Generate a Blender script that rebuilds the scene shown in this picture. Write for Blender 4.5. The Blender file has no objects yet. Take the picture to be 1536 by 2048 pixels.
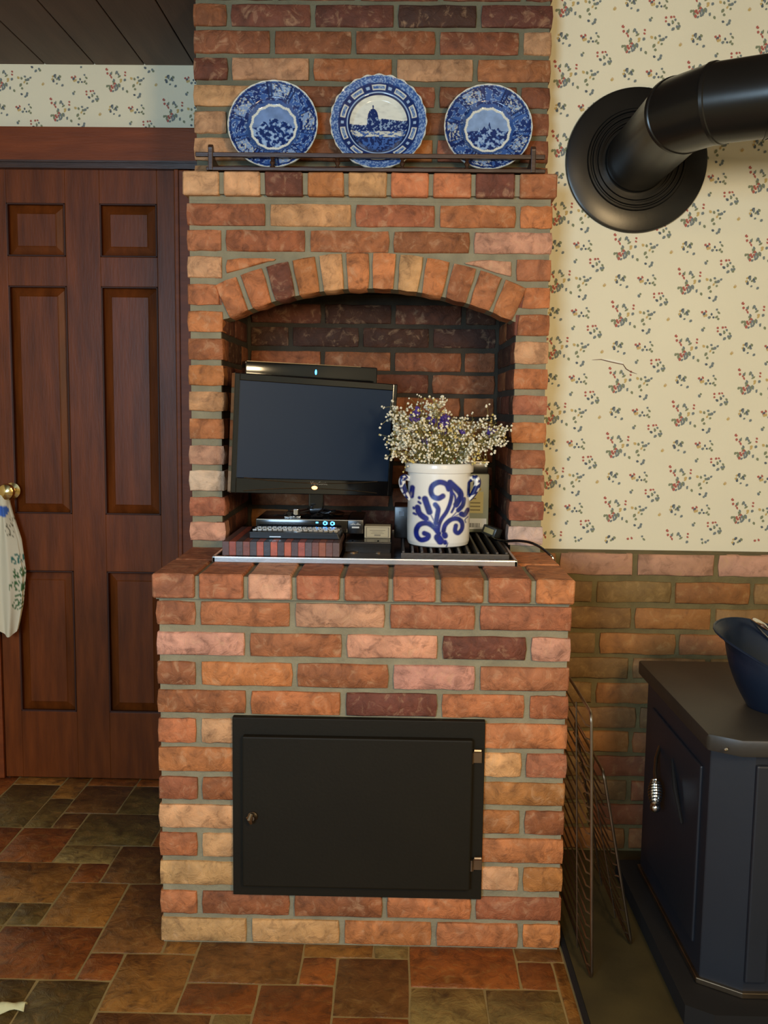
import bpy, bmesh, math, random
import numpy as np
from mathutils import Vector, Matrix, noise

random.seed(7)
PI = math.pi
sc = bpy.context.scene
COL = sc.collection

# ------------------------------------------------------------------ camera
F_PX = 1900.0
CAM = np.array([0.0, 0.0, 1.2638])
p_, y_, r_ = 0.1106, 0.0158, 0.0124
fwd = np.array([-math.sin(y_)*math.cos(p_), math.cos(y_)*math.cos(p_), -math.sin(p_)])
rt0 = np.array([math.cos(y_), math.sin(y_), 0.0]); up0 = np.cross(rt0, fwd)
rt = math.cos(r_)*rt0 + math.sin(r_)*up0
up = -math.sin(r_)*rt0 + math.cos(r_)*up0
cam = bpy.data.cameras.new('camera'); camo = bpy.data.objects.new('camera', cam); COL.objects.link(camo)
M = Matrix.Identity(4)
for i in range(3):
    M[i][0], M[i][1], M[i][2], M[i][3] = rt[i], up[i], -fwd[i], CAM[i]
camo.matrix_world = M
cam.sensor_fit = 'VERTICAL'; cam.sensor_height = 36.0; cam.lens = F_PX/2048*36.0
cam.clip_start = 0.02
sc.camera = camo

# ------------------------------------------------------------------ exposure, world, lights
sc.view_settings.view_transform = 'Standard'
sc.view_settings.look = 'None'
sc.view_settings.exposure = 0.0
sc.view_settings.gamma = 1.0
sc.view_settings.use_curve_mapping = False

w = bpy.data.worlds.new('world'); sc.world = w; w.use_nodes = True
w.node_tree.nodes['Background'].inputs[0].default_value = (0.55, 0.7, 1.0, 1)
w.node_tree.nodes['Background'].inputs[1].default_value = 0.5

def area(name, loc, target, sx, sy, power, color, spread=180):
    l = bpy.data.lights.new(name, 'AREA'); l.shape = 'RECTANGLE'; l.size = sx; l.size_y = sy
    l.energy = power; l.color = color; l.spread = math.radians(spread)
    o = bpy.data.objects.new(name, l); COL.objects.link(o); o.location = loc
    d = Vector(target) - Vector(loc)
    o.rotation_euler = d.to_track_quat('-Z', 'Y').to_euler()
    return o
# daylight through the window in the rear wall, on the left behind the camera
area('window_light', (-1.15, -1.50, 1.60), (-0.3, 2.0, 1.55), 1.0, 0.85, 78, (0.50, 0.74, 1.0))
# warm standing lamp on the right behind the camera
area('standing_lamp_light', (0.80, -0.15, 1.62), (-0.1, 2.3, 1.0), 0.34, 0.34, 29, (1.0, 0.74, 0.42))
# ceiling lamp of the room
area('ceiling_lamp_light', (0.15, -0.35, 2.36), (0.15, 0.2, 0), 0.35, 0.35, 10, (1.0, 0.74, 0.44))

# ------------------------------------------------------------------ measuring helpers: a direction of sight meets a plane of the room
def ray(px, py):
    return fwd + rt*(px-768)/F_PX - up*(py-1024)/F_PX
def onY(px, py, Y):
    d = ray(px, py); q = CAM + d*(Y/d[1]); return q[0], q[2]
def onZ(px, py, Z):
    d = ray(px, py); q = CAM + d*((Z-CAM[2])/d[2]); return q[0], q[1]

# ------------------------------------------------------------------ object helpers
def tag(o, label=None, cat=None, group=None, kind=None):
    if label: o['label'] = label
    if cat: o['category'] = cat
    if group: o['group'] = group
    if kind: o['kind'] = kind
    return o
def put(o, parent=None):
    COL.objects.link(o)
    if parent is not None:
        o.parent = parent
        o.matrix_parent_inverse = parent_world(parent).inverted()
    return o
def parent_world(p):
    m = Matrix.LocRotScale(p.location, p.rotation_euler, p.scale)
    return (parent_world(p.parent) @ p.matrix_parent_inverse @ m) if p.parent else m
def empty(name, loc, label=None, cat=None, group=None, kind=None, parent=None):
    o = bpy.data.objects.new(name, None); o.location = loc; o.empty_display_size = 0.05
    put(o, parent); return tag(o, label, cat, group, kind)

class MB:
    def __init__(s): s.v = []; s.f = []; s.c = []; s.cur = None
    def add(s, v, f):
        n = len(s.v); s.v += [tuple(q) for q in v]; s.f += [tuple(i+n for i in q) for q in f]
        s.c += [s.cur or (1, 1, 1)]*len(v)
        return s
    def box(s, x0, x1, y0, y1, z0, z1, ch=0.0):
        if ch <= 0:
            v = [(x, y, z) for x in (x0, x1) for y in (y0, y1) for z in (z0, z1)]
            return s.add(v, [(0,1,3,2),(4,6,7,5),(0,4,5,1),(2,3,7,6),(0,2,6,4),(1,5,7,3)])
        b = bmesh.new(); bmesh.ops.create_cube(b, size=1)
        for q in b.verts: q.co = Vector(((x0+x1)/2+q.co.x*(x1-x0), (y0+y1)/2+q.co.y*(y1-y0), (z0+z1)/2+q.co.z*(z1-z0)))
        bmesh.ops.bevel(b, geom=list(b.edges), offset=ch, segments=2, profile=0.6, affect='EDGES')
        b.verts.index_update()
        s.add([q.co[:] for q in b.verts], [[q.index for q in f.verts] for f in b.faces]); b.free(); return s
    def tube(s, pts, r, n=8, cap=True, closed=False):
        pts = [Vector(q) for q in pts]; N = len(pts)
        rr = r if isinstance(r, (list, tuple)) else [r]*N
        prev = None; v = []; f = []
        for i, q in enumerate(pts):
            a = pts[(i-1) % N] if (closed or i) else q; b = pts[(i+1) % N] if (closed or i < N-1) else q
            t = (b-a).normalized()
            if prev is None:
                h = Vector((0, 0, 1)) if abs(t.z) < 0.9 else Vector((1, 0, 0)); n1 = t.cross(h).normalized()
            else:
                n1 = (prev - t*prev.dot(t)).normalized()
            prev = n1; n2 = t.cross(n1)
            for k in range(n):
                an = 2*PI*k/n; v.append(q + (n1*math.cos(an)+n2*math.sin(an))*rr[i])
        M_ = N if closed else N-1
        for i in range(M_):
            j = (i+1) % N
            for k in range(n):
                f.append((i*n+k, i*n+(k+1) % n, j*n+(k+1) % n, j*n+k))
        if cap and not closed:
            f.append(tuple(range(n))[::-1]); f.append(tuple((N-1)*n+k for k in range(n)))
        return s.add(v, f)
    def lathe(s, prof, c=(0, 0, 0), axis='Z', n=48, cap0=False, cap1=False):
        v = []; f = []
        for (r, h) in prof:
            for k in range(n):
                a = 2*PI*k/n; x, y = r*math.cos(a), r*math.sin(a)
                q = {'Z': (x, y, h), 'Y': (x, h, y), 'X': (h, x, y)}[axis]
                v.append((c[0]+q[0], c[1]+q[1], c[2]+q[2]))
        for i in range(len(prof)-1):
            for k in range(n):
                f.append((i*n+k, i*n+(k+1) % n, (i+1)*n+(k+1) % n, (i+1)*n+k))
        if cap0: f.append(tuple(range(n)))
        if cap1: f.append(tuple((len(prof)-1)*n+k for k in range(n)))
        return s.add(v, f)
    def prism(s, poly, y0, y1):      # poly in XZ, extruded along Y
        n = len(poly); v = [(x, y0, z) for x, z in poly]+[(x, y1, z) for x, z in poly]
        f = [tuple(range(n)), tuple(range(n, 2*n))[::-1]]+[(i, n+i, n+(i+1) % n, (i+1) % n) for i in range(n)]
        return s.add(v, f)
    def prismz(s, poly, z0, z1):     # poly in XY, extruded along Z
        n = len(poly); v = [(x, y, z0) for x, y in poly]+[(x, y, z1) for x, y in poly]
        f = [tuple(range(n)), tuple(range(n, 2*n))[::-1]]+[(i, n+i, n+(i+1) % n, (i+1) % n) for i in range(n)]
        return s.add(v, f)
    def ball(s, c, r, sub=1, sq=(1, 1, 1)):
        b = bmesh.new(); bmesh.ops.create_icosphere(b, subdivisions=sub, radius=r)
        v = [(c[0]+q.co.x*sq[0], c[1]+q.co.y*sq[1], c[2]+q.co.z*sq[2]) for q in b.verts]
        f = [[q.index for q in g.verts] for g in b.faces]; b.free(); return s.add(v, f)
    def xform(s, m):
        s.v = [tuple(m @ Vector(q)) for q in s.v]; return s
    def build(s, name, mat, parent=None, smooth=False, color=None, vcol=False, bevel=0, sharp=40):
        me = bpy.data.meshes.new(name); me.from_pydata(s.v, [], s.f)
        b = bmesh.new(); b.from_mesh(me); bmesh.ops.recalc_face_normals(b, faces=list(b.faces))
        if bevel:
            es = [e for e in b.edges if len(e.link_faces) == 2 and e.calc_face_angle(0) > 0.6]
            bmesh.ops.bevel(b, geom=es, offset=bevel, segments=2, profile=0.6, affect='EDGES')
        b.to_mesh(me); b.free()
        if vcol and not bevel:
            a = me.attributes.new('Col', 'FLOAT_COLOR', 'POINT')
            arr = np.ones((len(s.v), 4), dtype=np.float32); arr[:, :3] = np.array(s.c, dtype=np.float32)
            a.data.foreach_set('color', arr.ravel())
        if smooth:
            me.shade_smooth()
            try: me.set_sharp_from_angle(angle=math.radians(sharp))
            except Exception: pass
        me.materials.append(mat)
        o = bpy.data.objects.new(name, me)
        if color: o.color = (*color, 1)
        return put(o, parent)

# ------------------------------------------------------------------ colours and materials
def S(r, g, b):
    f = lambda c: (c/255/12.92) if c/255 <= 0.04045 else ((c/255+0.055)/1.055)**2.4
    return (f(r), f(g), f(b))
def new_mat(name):
    m = bpy.data.materials.new(name); m.use_nodes = True
    nt = m.node_tree; b = nt.nodes['Principled BSDF']
    return m, nt, b
def simple(name, col, rough=0.5, metal=0.0, bump=0.0, bscale=80, spec=None, coat=0.0, emit=None, estr=0, var=0.0, vscale=8, stretch=None):
    m, nt, b = new_mat(name); N = nt.nodes; L = nt.links
    b.inputs['Base Color'].default_value = (*col, 1); b.inputs['Roughness'].default_value = rough
    b.inputs['Metallic'].default_value = metal
    if spec is not None: b.inputs['Specular IOR Level'].default_value = spec
    if coat: b.inputs['Coat Weight'].default_value = coat; b.inputs['Coat Roughness'].default_value = 0.15
    if emit: b.inputs['Emission Color'].default_value = (*emit, 1); b.inputs['Emission Strength'].default_value = estr
    tc = N.new('ShaderNodeTexCoord'); mp = N.new('ShaderNodeMapping'); L.new(tc.outputs['Object'], mp.inputs[0])
    if stretch: mp.inputs['Scale'].default_value = stretch
    if var:
        n = N.new('ShaderNodeTexNoise'); n.inputs['Scale'].default_value = vscale; n.inputs['Detail'].default_value = 5
        L.new(mp.outputs[0], n.inputs[0])
        cr = N.new('ShaderNodeMapRange'); cr.inputs[1].default_value = 0.3; cr.inputs[2].default_value = 0.7
        cr.inputs[3].default_value = 1-var; cr.inputs[4].default_value = 1+var; L.new(n.outputs[0], cr.inputs[0])
        mx = N.new('ShaderNodeVectorMath'); mx.operation = 'SCALE'; mx.inputs[0].default_value = col
        L.new(cr.outputs[0], mx.inputs['Scale']); L.new(mx.outputs[0], b.inputs['Base Color'])
    if bump:
        n = N.new('ShaderNodeTexNoise'); n.inputs['Scale'].default_value = bscale; n.inputs['Detail'].default_value = 4
        L.new(mp.outputs[0], n.inputs[0])
        bp = N.new('ShaderNodeBump'); bp.inputs['Strength'].default_value = bump; bp.inputs['Distance'].default_value = 0.004
        L.new(n.outputs[0], bp.inputs['Height']); L.new(bp.outputs[0], b.inputs['Normal'])
    return m
def vcol_mat(name, rough=0.5, coat=0.0, spec=None, bump=0, bscale=200):
    m, nt, b = new_mat(name)
    a = nt.nodes.new('ShaderNodeAttribute'); a.attribute_name = 'Col'
    nt.links.new(a.outputs['Color'], b.inputs['Base Color']); b.inputs['Roughness'].default_value = rough
    if coat: b.inputs['Coat Weight'].default_value = coat; b.inputs['Coat Roughness'].default_value = 0.06
    if spec is not None: b.inputs['Specular IOR Level'].default_value = spec
    if bump:
        n = nt.nodes.new('ShaderNodeTexNoise'); n.inputs['Scale'].default_value = bscale
        bp = nt.nodes.new('ShaderNodeBump'); bp.inputs['Strength'].default_value = bump; bp.inputs['Distance'].default_value = 0.002
        nt.links.new(n.outputs[0], bp.inputs['Height']); nt.links.new(bp.outputs[0], b.inputs['Normal'])
    return m
def piece_mat(name, rough, scale1, amp1, scale2, dark, bump, bdist, light=None, tint2=None):
    """colour comes from the object's own colour; each piece gets its own grain from the object random"""
    m, nt, b = new_mat(name); N = nt.nodes; L = nt.links
    oi = N.new('ShaderNodeObjectInfo'); tc = N.new('ShaderNodeTexCoord')
    off = N.new('ShaderNodeVectorMath'); off.operation = 'MULTIPLY_ADD'; off.inputs[1].default_value = (17, 31, 23)
    L.new(oi.outputs['Random'], off.inputs[0]); L.new(tc.outputs['Object'], off.inputs[2])
    n1 = N.new('ShaderNodeTexNoise'); n1.inputs['Scale'].default_value = scale1; n1.inputs['Detail'].default_value = 4; n1.inputs['Distortion'].default_value = 1.2
    n2 = N.new('ShaderNodeTexNoise'); n2.inputs['Scale'].default_value = scale2; n2.inputs['Detail'].default_value = 6; n2.inputs['Roughness'].default_value = 0.65
    n2.inputs['Distortion'].default_value = 0.6
    L.new(off.outputs[0], n1.inputs[0]); L.new(off.outputs[0], n2.inputs[0])
    r1 = N.new('ShaderNodeMapRange'); r1.inputs[1].default_value = 0.32; r1.inputs[2].default_value = 0.68
    r1.inputs[3].default_value = 1-amp1; r1.inputs[4].default_value = 1+amp1; L.new(n1.outputs[0], r1.inputs[0])
    sc1 = N.new('ShaderNodeVectorMath'); sc1.operation = 'SCALE'; L.new(oi.outputs['Color'], sc1.inputs[0]); L.new(r1.outputs[0], sc1.inputs['Scale'])
    r2 = N.new('ShaderNodeMapRange'); r2.inputs[1].default_value = 0.52; r2.inputs[2].default_value = 0.72; L.new(n2.outputs[0], r2.inputs[0])
    mx = N.new('ShaderNodeMix'); mx.data_type = 'RGBA'; mx.blend_type = 'MIX'
    mul = N.new('ShaderNodeMath'); mul.operation = 'MULTIPLY'; mul.inputs[1].default_value = dark; L.new(r2.outputs[0], mul.inputs[0])
    L.new(mul.outputs[0], mx.inputs[0]); L.new(sc1.outputs[0], mx.inputs[6]); mx.inputs[7].default_value = (*(tint2 or S(70, 38, 22)), 1)
    out = mx.outputs[2]
    if light:
        r3 = N.new('ShaderNodeMapRange'); r3.inputs[1].default_value = 0.46; r3.inputs[2].default_value = 0.30; L.new(n2.outputs[0], r3.inputs[0])
        m3 = N.new('ShaderNodeMath'); m3.operation = 'MULTIPLY'; m3.inputs[1].default_value = light[1]; L.new(r3.outputs[0], m3.inputs[0])
        mx2 = N.new('ShaderNodeMix'); mx2.data_type = 'RGBA'; L.new(m3.outputs[0], mx2.inputs[0]); L.new(out, mx2.inputs[6]); mx2.inputs[7].default_value = (*light[0], 1)
        out = mx2.outputs[2]
    L.new(out, b.inputs['Base Color']); b.inputs['Roughness'].default_value = rough
    bp = N.new('ShaderNodeBump'); bp.inputs['Strength'].default_value = bump; bp.inputs['Distance'].default_value = bdist
    L.new(n2.outputs[0], bp.inputs['Height']); L.new(bp.outputs[0], b.inputs['Normal'])
    return m

m_brick = piece_mat('brick', 0.72, 17, 0.27, 34, 0.60, 0.9, 0.008, light=(S(228, 184, 140), 0.34))
m_wbrick = piece_mat('wall_brick', 0.75, 12, 0.18, 34, 0.5, 0.6, 0.005, light=(S(200, 160, 100), 0.3), tint2=S(90, 60, 30))
m_mortar = simple('mortar', S(142, 134, 108), 0.9, bump=0.6, bscale=120, var=0.16, vscale=20)
m_mortar2 = simple('wall_mortar', S(112, 98, 60), 0.9, bump=0.6, bscale=100, var=0.2, vscale=20)
m_tile = piece_mat('floor_tile', 0.36, 13, 0.34, 30, 0.8, 0.8, 0.008, light=(S(160, 118, 62), 0.45), tint2=S(60, 38, 20))
m_grout = simple('floor_grout', S(152, 126, 76), 0.8, bump=0.2, var=0.12)
m_paper = simple('wallpaper', S(238, 228, 196), 0.75, bump=0.08, bscale=300, var=0.03, vscale=3)
m_print = vcol_mat('wallpaper_print', 0.75)
m_door = simple('mahogany', S(104, 50, 14), 0.42, bump=0.12, bscale=30, var=0.30, vscale=6, stretch=(6, 6, 0.8), spec=0.25)
m_mould = simple('mahogany_moulding', S(60, 28, 13), 0.55, bump=0.1, bscale=30, var=0.2, vscale=6, spec=0.3)
m_casing = simple('mahogany_casing', S(122, 58, 20), 0.5, bump=0.1, bscale=30, var=0.2, vscale=6, stretch=(0.8, 6, 6), spec=0.3)
m_darkwood = simple('dark_walnut', S(62, 38, 24), 0.4, bump=0.1, bscale=40, var=0.25, vscale=12, stretch=(0.6, 6, 6), coat=0.2)
m_plank = simple('ceiling_plank', S(86, 66, 54), 0.6, bump=0.15, bscale=30, var=0.18, vscale=5, stretch=(6, 0.7, 6))
m_black = simple('gap_black', S(14, 10, 8), 0.8)
m_iron = simple('black_iron', S(27, 22, 10), 0.62, spec=0.25, bump=0.08, bscale=150, var=0.1, vscale=6)
m_stove = simple('stove_enamel', S(32, 36, 44), 0.46, metal=0.0, bump=0.06, bscale=60, var=0.12, vscale=4)
m_stovetop = simple('stove_top', S(52, 48, 42), 0.45, metal=0.1, bump=0.08, bscale=60, var=0.15, vscale=6)
m_pipe = simple('stove_pipe', S(44, 42, 38), 0.27, metal=0.6, bump=0.03, bscale=30, var=0.12, vscale=5)
m_hod = simple('coal_hod', S(30, 42, 62), 0.35, metal=0.3, bump=0.12, bscale=50, var=0.15)
m_chrome = simple('chrome', (0.75, 0.74, 0.72), 0.14, metal=1.0)
m_steel = simple('brushed_steel', (0.62, 0.61, 0.58), 0.28, metal=1.0, bump=0.03, bscale=200)
m_oldsteel = simple('worn_steel', S(150, 132, 110), 0.35, metal=1.0, var=0.2, vscale=20)
m_brass = simple('brass', (0.83, 0.62, 0.26), 0.16, metal=1.0)
m_plastic = simple('black_plastic', S(16, 16, 18), 0.28)
m_gloss = simple('piano_black', S(12, 12, 13), 0.1, coat=0.5)
m_screen = simple('lcd_screen', S(24, 44, 66), 0.5, spec=0.35)  # blue base stands in for the window's reflection on the screen
m_grate = simple('cast_iron_grate', S(70, 64, 58), 0.45, metal=0.3, bump=0.2, bscale=90)
m_cooktop = simple('cooktop_black_glass', S(20, 18, 16), 0.2)
m_plate = vcol_mat('blue_transferware', 0.12, coat=0.6)
m_crock = vcol_mat('salt_glaze', 0.24, coat=0.5, bump=0.12, bscale=160)
m_towel = vcol_mat('towel_cotton', 0.9, bump=0.3, bscale=500)
m_vc = vcol_mat('printed', 0.5)
m_pad = simple('hearth_pad', S(66, 56, 28), 0.6, bump=0.25, bscale=25, var=0.3, vscale=7)
m_bluelight = simple('blue_led', (0.02, 0.1, 0.5), 0.4, emit=(0.05, 0.35, 1.0), estr=7)
m_orangelight = simple('orange_led', (0.5, 0.2, 0.05), 0.4, emit=(1.0, 0.42, 0.12), estr=5)
m_white = simple('white_plastic', S(225, 228, 230), 0.4)
m_stem = simple('dried_stem', S(134, 124, 66), 0.8)
m_blossom = simple('blossom_white', S(240, 232, 205), 0.8)
m_blossom2 = simple('blossom_yellow', S(214, 190, 110), 0.8)
m_statice = simple('statice_purple', S(84, 60, 138), 0.8)

# ------------------------------------------------------------------ piece builder: an uneven slab with chamfered, wavering edges
rnd = random.Random(3)
def slab(name, corners, w_back, w_front, fmap, mat, parent, color, seg=(5, 2), jit=0.0013, ch=0.0035, lift=0.0012):
    """corners: 4 (or 3) (u,v) points in order; fmap(u,v,w)->xyz"""
    n = len(corners); pts = []
    cu = sum(c[0] for c in corners)/n; cv = sum(c[1] for c in corners)/n
    segs = [seg[0] if i % 2 == 0 else seg[1] for i in range(n)]
    for i in range(n):
        a = corners[i]; b = corners[(i+1) % n]
        for k in range(segs[i]):
            t = k/segs[i]
            u = a[0]+(b[0]-a[0])*t; v = a[1]+(b[1]-a[1])*t
            j = jit if k else jit*0.5
            pts.append((u+rnd.uniform(-j, j), v+rnd.uniform(-j, j)))
            if k == 0:      # round the corner a little
                d = math.hypot(cu-u, cv-v); q = pts[-1]; pts[-1] = (q[0]+(cu-u)/d*0.0022, q[1]+(cv-v)/d*0.0022)
    N = len(pts); V = []; Fc = []
    V += [fmap(u, v, w_back) for u, v in pts]
    V += [fmap(u, v, w_front-ch*rnd.uniform(0.6, 1.1)) for u, v in pts]
    ins = []
    for u, v in pts:
        d = math.hypot(cu-u, cv-v) or 1; k = ch*rnd.uniform(0.7, 1.5)
        su = 1 if cu > u else -1; sv = 1 if cv > v else -1
        du = min(abs(cu-u), k)*su; dv = min(abs(cv-v), k)*sv
        ins.append((u+du, v+dv))
    V += [fmap(u, v, w_front+rnd.uniform(-lift, lift)*0.5) for u, v in ins]
    V.append(fmap(cu+rnd.uniform(-.01, .01), cv, w_front+rnd.uniform(0, lift)))
    for i in range(N):
        j = (i+1) % N
        Fc.append((i, j, N+j, N+i)); Fc.append((N+i, N+j, 2*N+j, 2*N+i)); Fc.append((2*N+i, 2*N+j, 3*N))
    me = bpy.data.meshes.new(name); me.from_pydata(V, [], Fc)
    b = bmesh.new(); b.from_mesh(me); bmesh.ops.recalc_face_normals(b, faces=list(b.faces))
    c = Vector(fmap(cu, cv, (w_back+w_front)/2))
    # outward check (open at the back): the middle vertex's normal has to point away from the back
    b.verts.ensure_lookup_table(); b.normal_update()
    outd = Vector(fmap(cu, cv, w_front+0.01)) - Vector(fmap(cu, cv, w_front))
    if b.verts[len(b.verts)-1].normal.dot(outd) < 0: bmesh.ops.reverse_faces(b, faces=list(b.faces))
    for q in b.verts: q.co -= c
    b.to_mesh(me); b.free()
    me.materials.append(mat); me.shade_smooth()
    try: me.set_sharp_from_angle(angle=math.radians(50))
    except Exception: pass
    o = bpy.data.objects.new(name, me); o.location = c; o.color = (*color, 1)
    return put(o, parent)
def frontmap(Y): return lambda u, v, w: (u, Y-w, v)          # faces the camera
def rect(x0, x1, z0, z1): return [(x0, z0), (x1, z0), (x1, z1), (x0, z1)]

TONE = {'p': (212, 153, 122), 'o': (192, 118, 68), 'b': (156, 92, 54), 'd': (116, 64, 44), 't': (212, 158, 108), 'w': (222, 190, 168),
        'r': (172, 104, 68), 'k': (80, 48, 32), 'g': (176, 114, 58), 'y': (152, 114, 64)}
def tone(ch, dim=1.0):
    r, g, b = TONE[ch]; k = rnd.uniform(0.93, 1.07)*dim
    return S(min(255, r*k), min(255, g*k*rnd.uniform(.97, 1.03)), min(255, b*k*rnd.uniform(.94, 1.06)))

# ================================================================== ROOM SHELL
X0, X1, Y0, Y1 = -2.3, 1.9, -1.6, 3.11
ZC = 2.32
MB().box(X0, X1, Y0, Y1+.1, -0.12, -0.0016).build('floor', m_grout, color=None)
floor = bpy.data.objects['floor']; tag(floor, 'stone-look tile floor in brown, rust and olive', None, None, 'structure')

# wall behind, left: wallpaper above the door; right: wallpapered wall with a brick wainscot
YL, YR, YW = 3.107, 2.68, 2.60
def struct(o, label=None): return tag(o, label, None, None, 'structure')
wl = struct(MB().box(X0, -0.50, YL, YL+.1, 0, 2.42).build('wall_back', m_paper), 'cream wall with small floral wallpaper above the closet door')
wr = struct(MB().box(0.30, X1, YR, YR+.1, 0, 2.60).build('wall_north', m_paper), 'cream floral wallpapered wall to the right of the brick fireplace')
struct(MB().box(X0-.1, X0, Y0, Y1, 0, 2.6).build('wall_left', m_paper))
struct(MB().box(X1, X1+.1, Y0, Y1, 0, 2.6).build('wall_right', m_paper))
rw = MB()   # rear wall with a window opening
rw.box(X0, -1.75, Y0-.1, Y0, 0, 2.6).box(-0.55, X1, Y0-.1, Y0, 0, 2.6).box(-1.75, -0.55, Y0-.1, Y0, 0, 1.12).box(-1.75, -0.55, Y0-.1, Y0, 2.05, 2.6)
struct(rw.build('wall_rear', m_paper))
wf = MB(); wf.box(-1.8, -1.72, Y0-.02, Y0+.02, 1.06, 2.1).box(-.58, -.5, Y0-.02, Y0+.02, 1.06, 2.1).box(-1.8, -.5, Y0-.02, Y0+.02, 2.02, 2.1).box(-1.8, -.5, Y0-.02, Y0+.04, 1.05, 1.12).box(-1.16, -1.14, Y0-.05, Y0-.03, 1.12, 2.02).box(-1.72, -.58, Y0-.05, Y0-.03, 1.56, 1.59)
struct(wf.build('window_1', m_white))
# ceiling: boards running front to back
ceil = struct(MB().box(X0, -0.40, Y0, Y1+.1, ZC+.012, ZC+.08).build('ceiling', m_black), 'dark brown boarded ceiling')
bx = -0.818
edges = [bx+.1575*k for k in range(3, -10, -1)]
for i in range(len(edges)-1):
    b_, a_ = edges[i], edges[i+1]
    if a_ < X0: break
    b2 = min(b_, -0.405)
    MB().box(a_+.002, b2-.002, Y0, YL, ZC, ZC+.011).build('plank', m_plank, ceil, bevel=.002)
ce2 = struct(MB().box(-0.40, X1, Y0, YR+.05, 2.43, 2.5).build('ceiling_right', m_plank))
struct(MB().box(-0.41, -0.39, Y0, YL, ZC, 2.5).build('trim_3', m_plank))

# ---- wallpaper print: small sprigs, thin leaves lying on the paper
BLUE = S(122, 130, 126); GREEN = S(134, 138, 106); RED = S(180, 98, 82); OCH = S(204, 174, 108); NAVY = S(92, 100, 104); TAN = S(214, 186, 144)
def leaf(mb, x, z, a, l, wd, col, Y):
    mb.cur = col; ca, sa = math.cos(a), math.sin(a); Y = Y-(len(mb.v) % 396)*4e-6
    P = [(0, 0), (.3, .5), (.7, .42), (1, 0), (.7, -.42), (.3, -.5)]
    v = [(x+ca*p*l-sa*q*wd, Y, z+sa*p*l+ca*q*wd) for p, q in P]
    mb.add(v, [(0, 1, 2, 3), (0, 3, 4, 5)])
rp = random.Random(11)
def sprig(kind):
    """list of (dx,dz,angle,len,width,col)"""
    L_ = []; R_ = rp.uniform
    def cl(n, sx, sz, cols, lo, hi, cx=0, cz=0):
        for _ in range(n):
            L_.append((cx+rp.gauss(0, sx*1.2), cz+rp.gauss(0, sz*1.2), R_(.6, 2.5)+PI*rp.randint(0, 1), R_(lo, hi)*1.3, R_(.0050, .0080), rp.choice(cols)))
    if kind == 'A':
        cl(20, .010, .017, [BLUE, GREEN, NAVY, BLUE], .006, .011, .004, .004); cl(5, .004, .005, [RED], .005, .009, -.006, -.006)
        cl(2, .003, .003, [OCH], .005, .008, .016, .010); cl(3, .003, .003, [BLUE, GREEN], .005, .008, .026, -.016); cl(3, .003, .003, [GREEN], .005, .008, -.022, -.006)
        cl(5, .007, .004, [RED], .004, .008, -.024, .034); cl(2, .002, .004, [RED], .004, .006, .028, .032); cl(1, .002, .002, [BLUE], .006, .009, .032, .018)
    if kind == 'C':
        cl(5, .003, .008, [OCH, OCH, GREEN], .006, .010, -.008, -.004); cl(5, .007, .006, [GREEN, BLUE], .005, .008, .008, .004)
        cl(2, .002, .002, [BLUE], .005, .008, .022, .008)
    if kind == 'D': cl(11, .008, .010, [BLUE, NAVY, GREEN], .005, .010); cl(2, .002, .005, [OCH], .004, .007, -.014, 0)
    if kind == 'F':
        cl(8, .007, .007, [BLUE, NAVY, GREEN], .005, .009); cl(4, .006, .004, [RED], .004, .007, -.022, .012); cl(2, .002, .004, [OCH], .005, .008, -.012, -.004)
        cl(2, .002, .002, [GREEN], .005, .008, .018, 0)
    if kind == 'E':
        cl(9, .008, .006, [BLUE, GREEN, NAVY], .005, .009); cl(2, .002, .002, [RED], .004, .006, -.006, .024); cl(2, .003, .002, [RED], .004, .006, -.016, .012)
    if kind == 'G': cl(3, .008, .004, [GREEN, BLUE], .005, .009)
    if kind == 'H': cl(4, .005, .006, [NAVY, BLUE], .005, .008)
    if kind == 'I': cl(2, .004, .003, [TAN, OCH], .006, .010)
    return L_
SP = {k: sprig(k) for k in 'ACDEFGHI'}
q = 1/2432.0
OFFS = [('A', 0, 0), ('C', 160, -20), ('D', -20, 180), ('F', 160, 200), ('E', -175, 100), ('H', 170, 80), ('G', 110, -170), ('I', -130, 230)]
def paper_print(x0, x1, z0, z1, Y, ox, oz, parent, name='floral_print'):
    mb = MB()
    for i in range(-22, 24):
        for j in range(-22, 24):
            bx_ = ox+i*435*q; bz = oz-(i % 2)*220*q-j*440*q
            for k, dx, dz in OFFS:
                cx, cz = bx_+dx*q, bz-dz*q
                if not (x0-.03 < cx < x1+.03 and z0-.03 < cz < z1+.03): continue
                for (lx, lz, a, l, wd, col) in SP[k]:
                    px, pz = cx+lx, cz+lz
                    if x0+.010 < px < x1-.010 and z0+.010 < pz < z1-.010:
                        leaf(mb, px, pz, a, l, wd, col, Y)
    o = mb.build(name, m_print, parent, vcol=True); o['kind'] = 'stuff'; return o
ax, az = onY(1090+530/3.444, 600+130/3.444, YR)
paper_print(0.385, 1.25, 0.885, 2.45, YR-.0006, ax, az, wr)
ax2, az2 = onY(890/3.84, 650/3.84, YL)
paper_print(-2.27, -0.54, 2.115, ZC, YL-.0006, ax2, az2, wl)
paper_print(-2.27, -1.39, 0.02, 2.135, YL-.0006, ax2, az2, wl)
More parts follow.
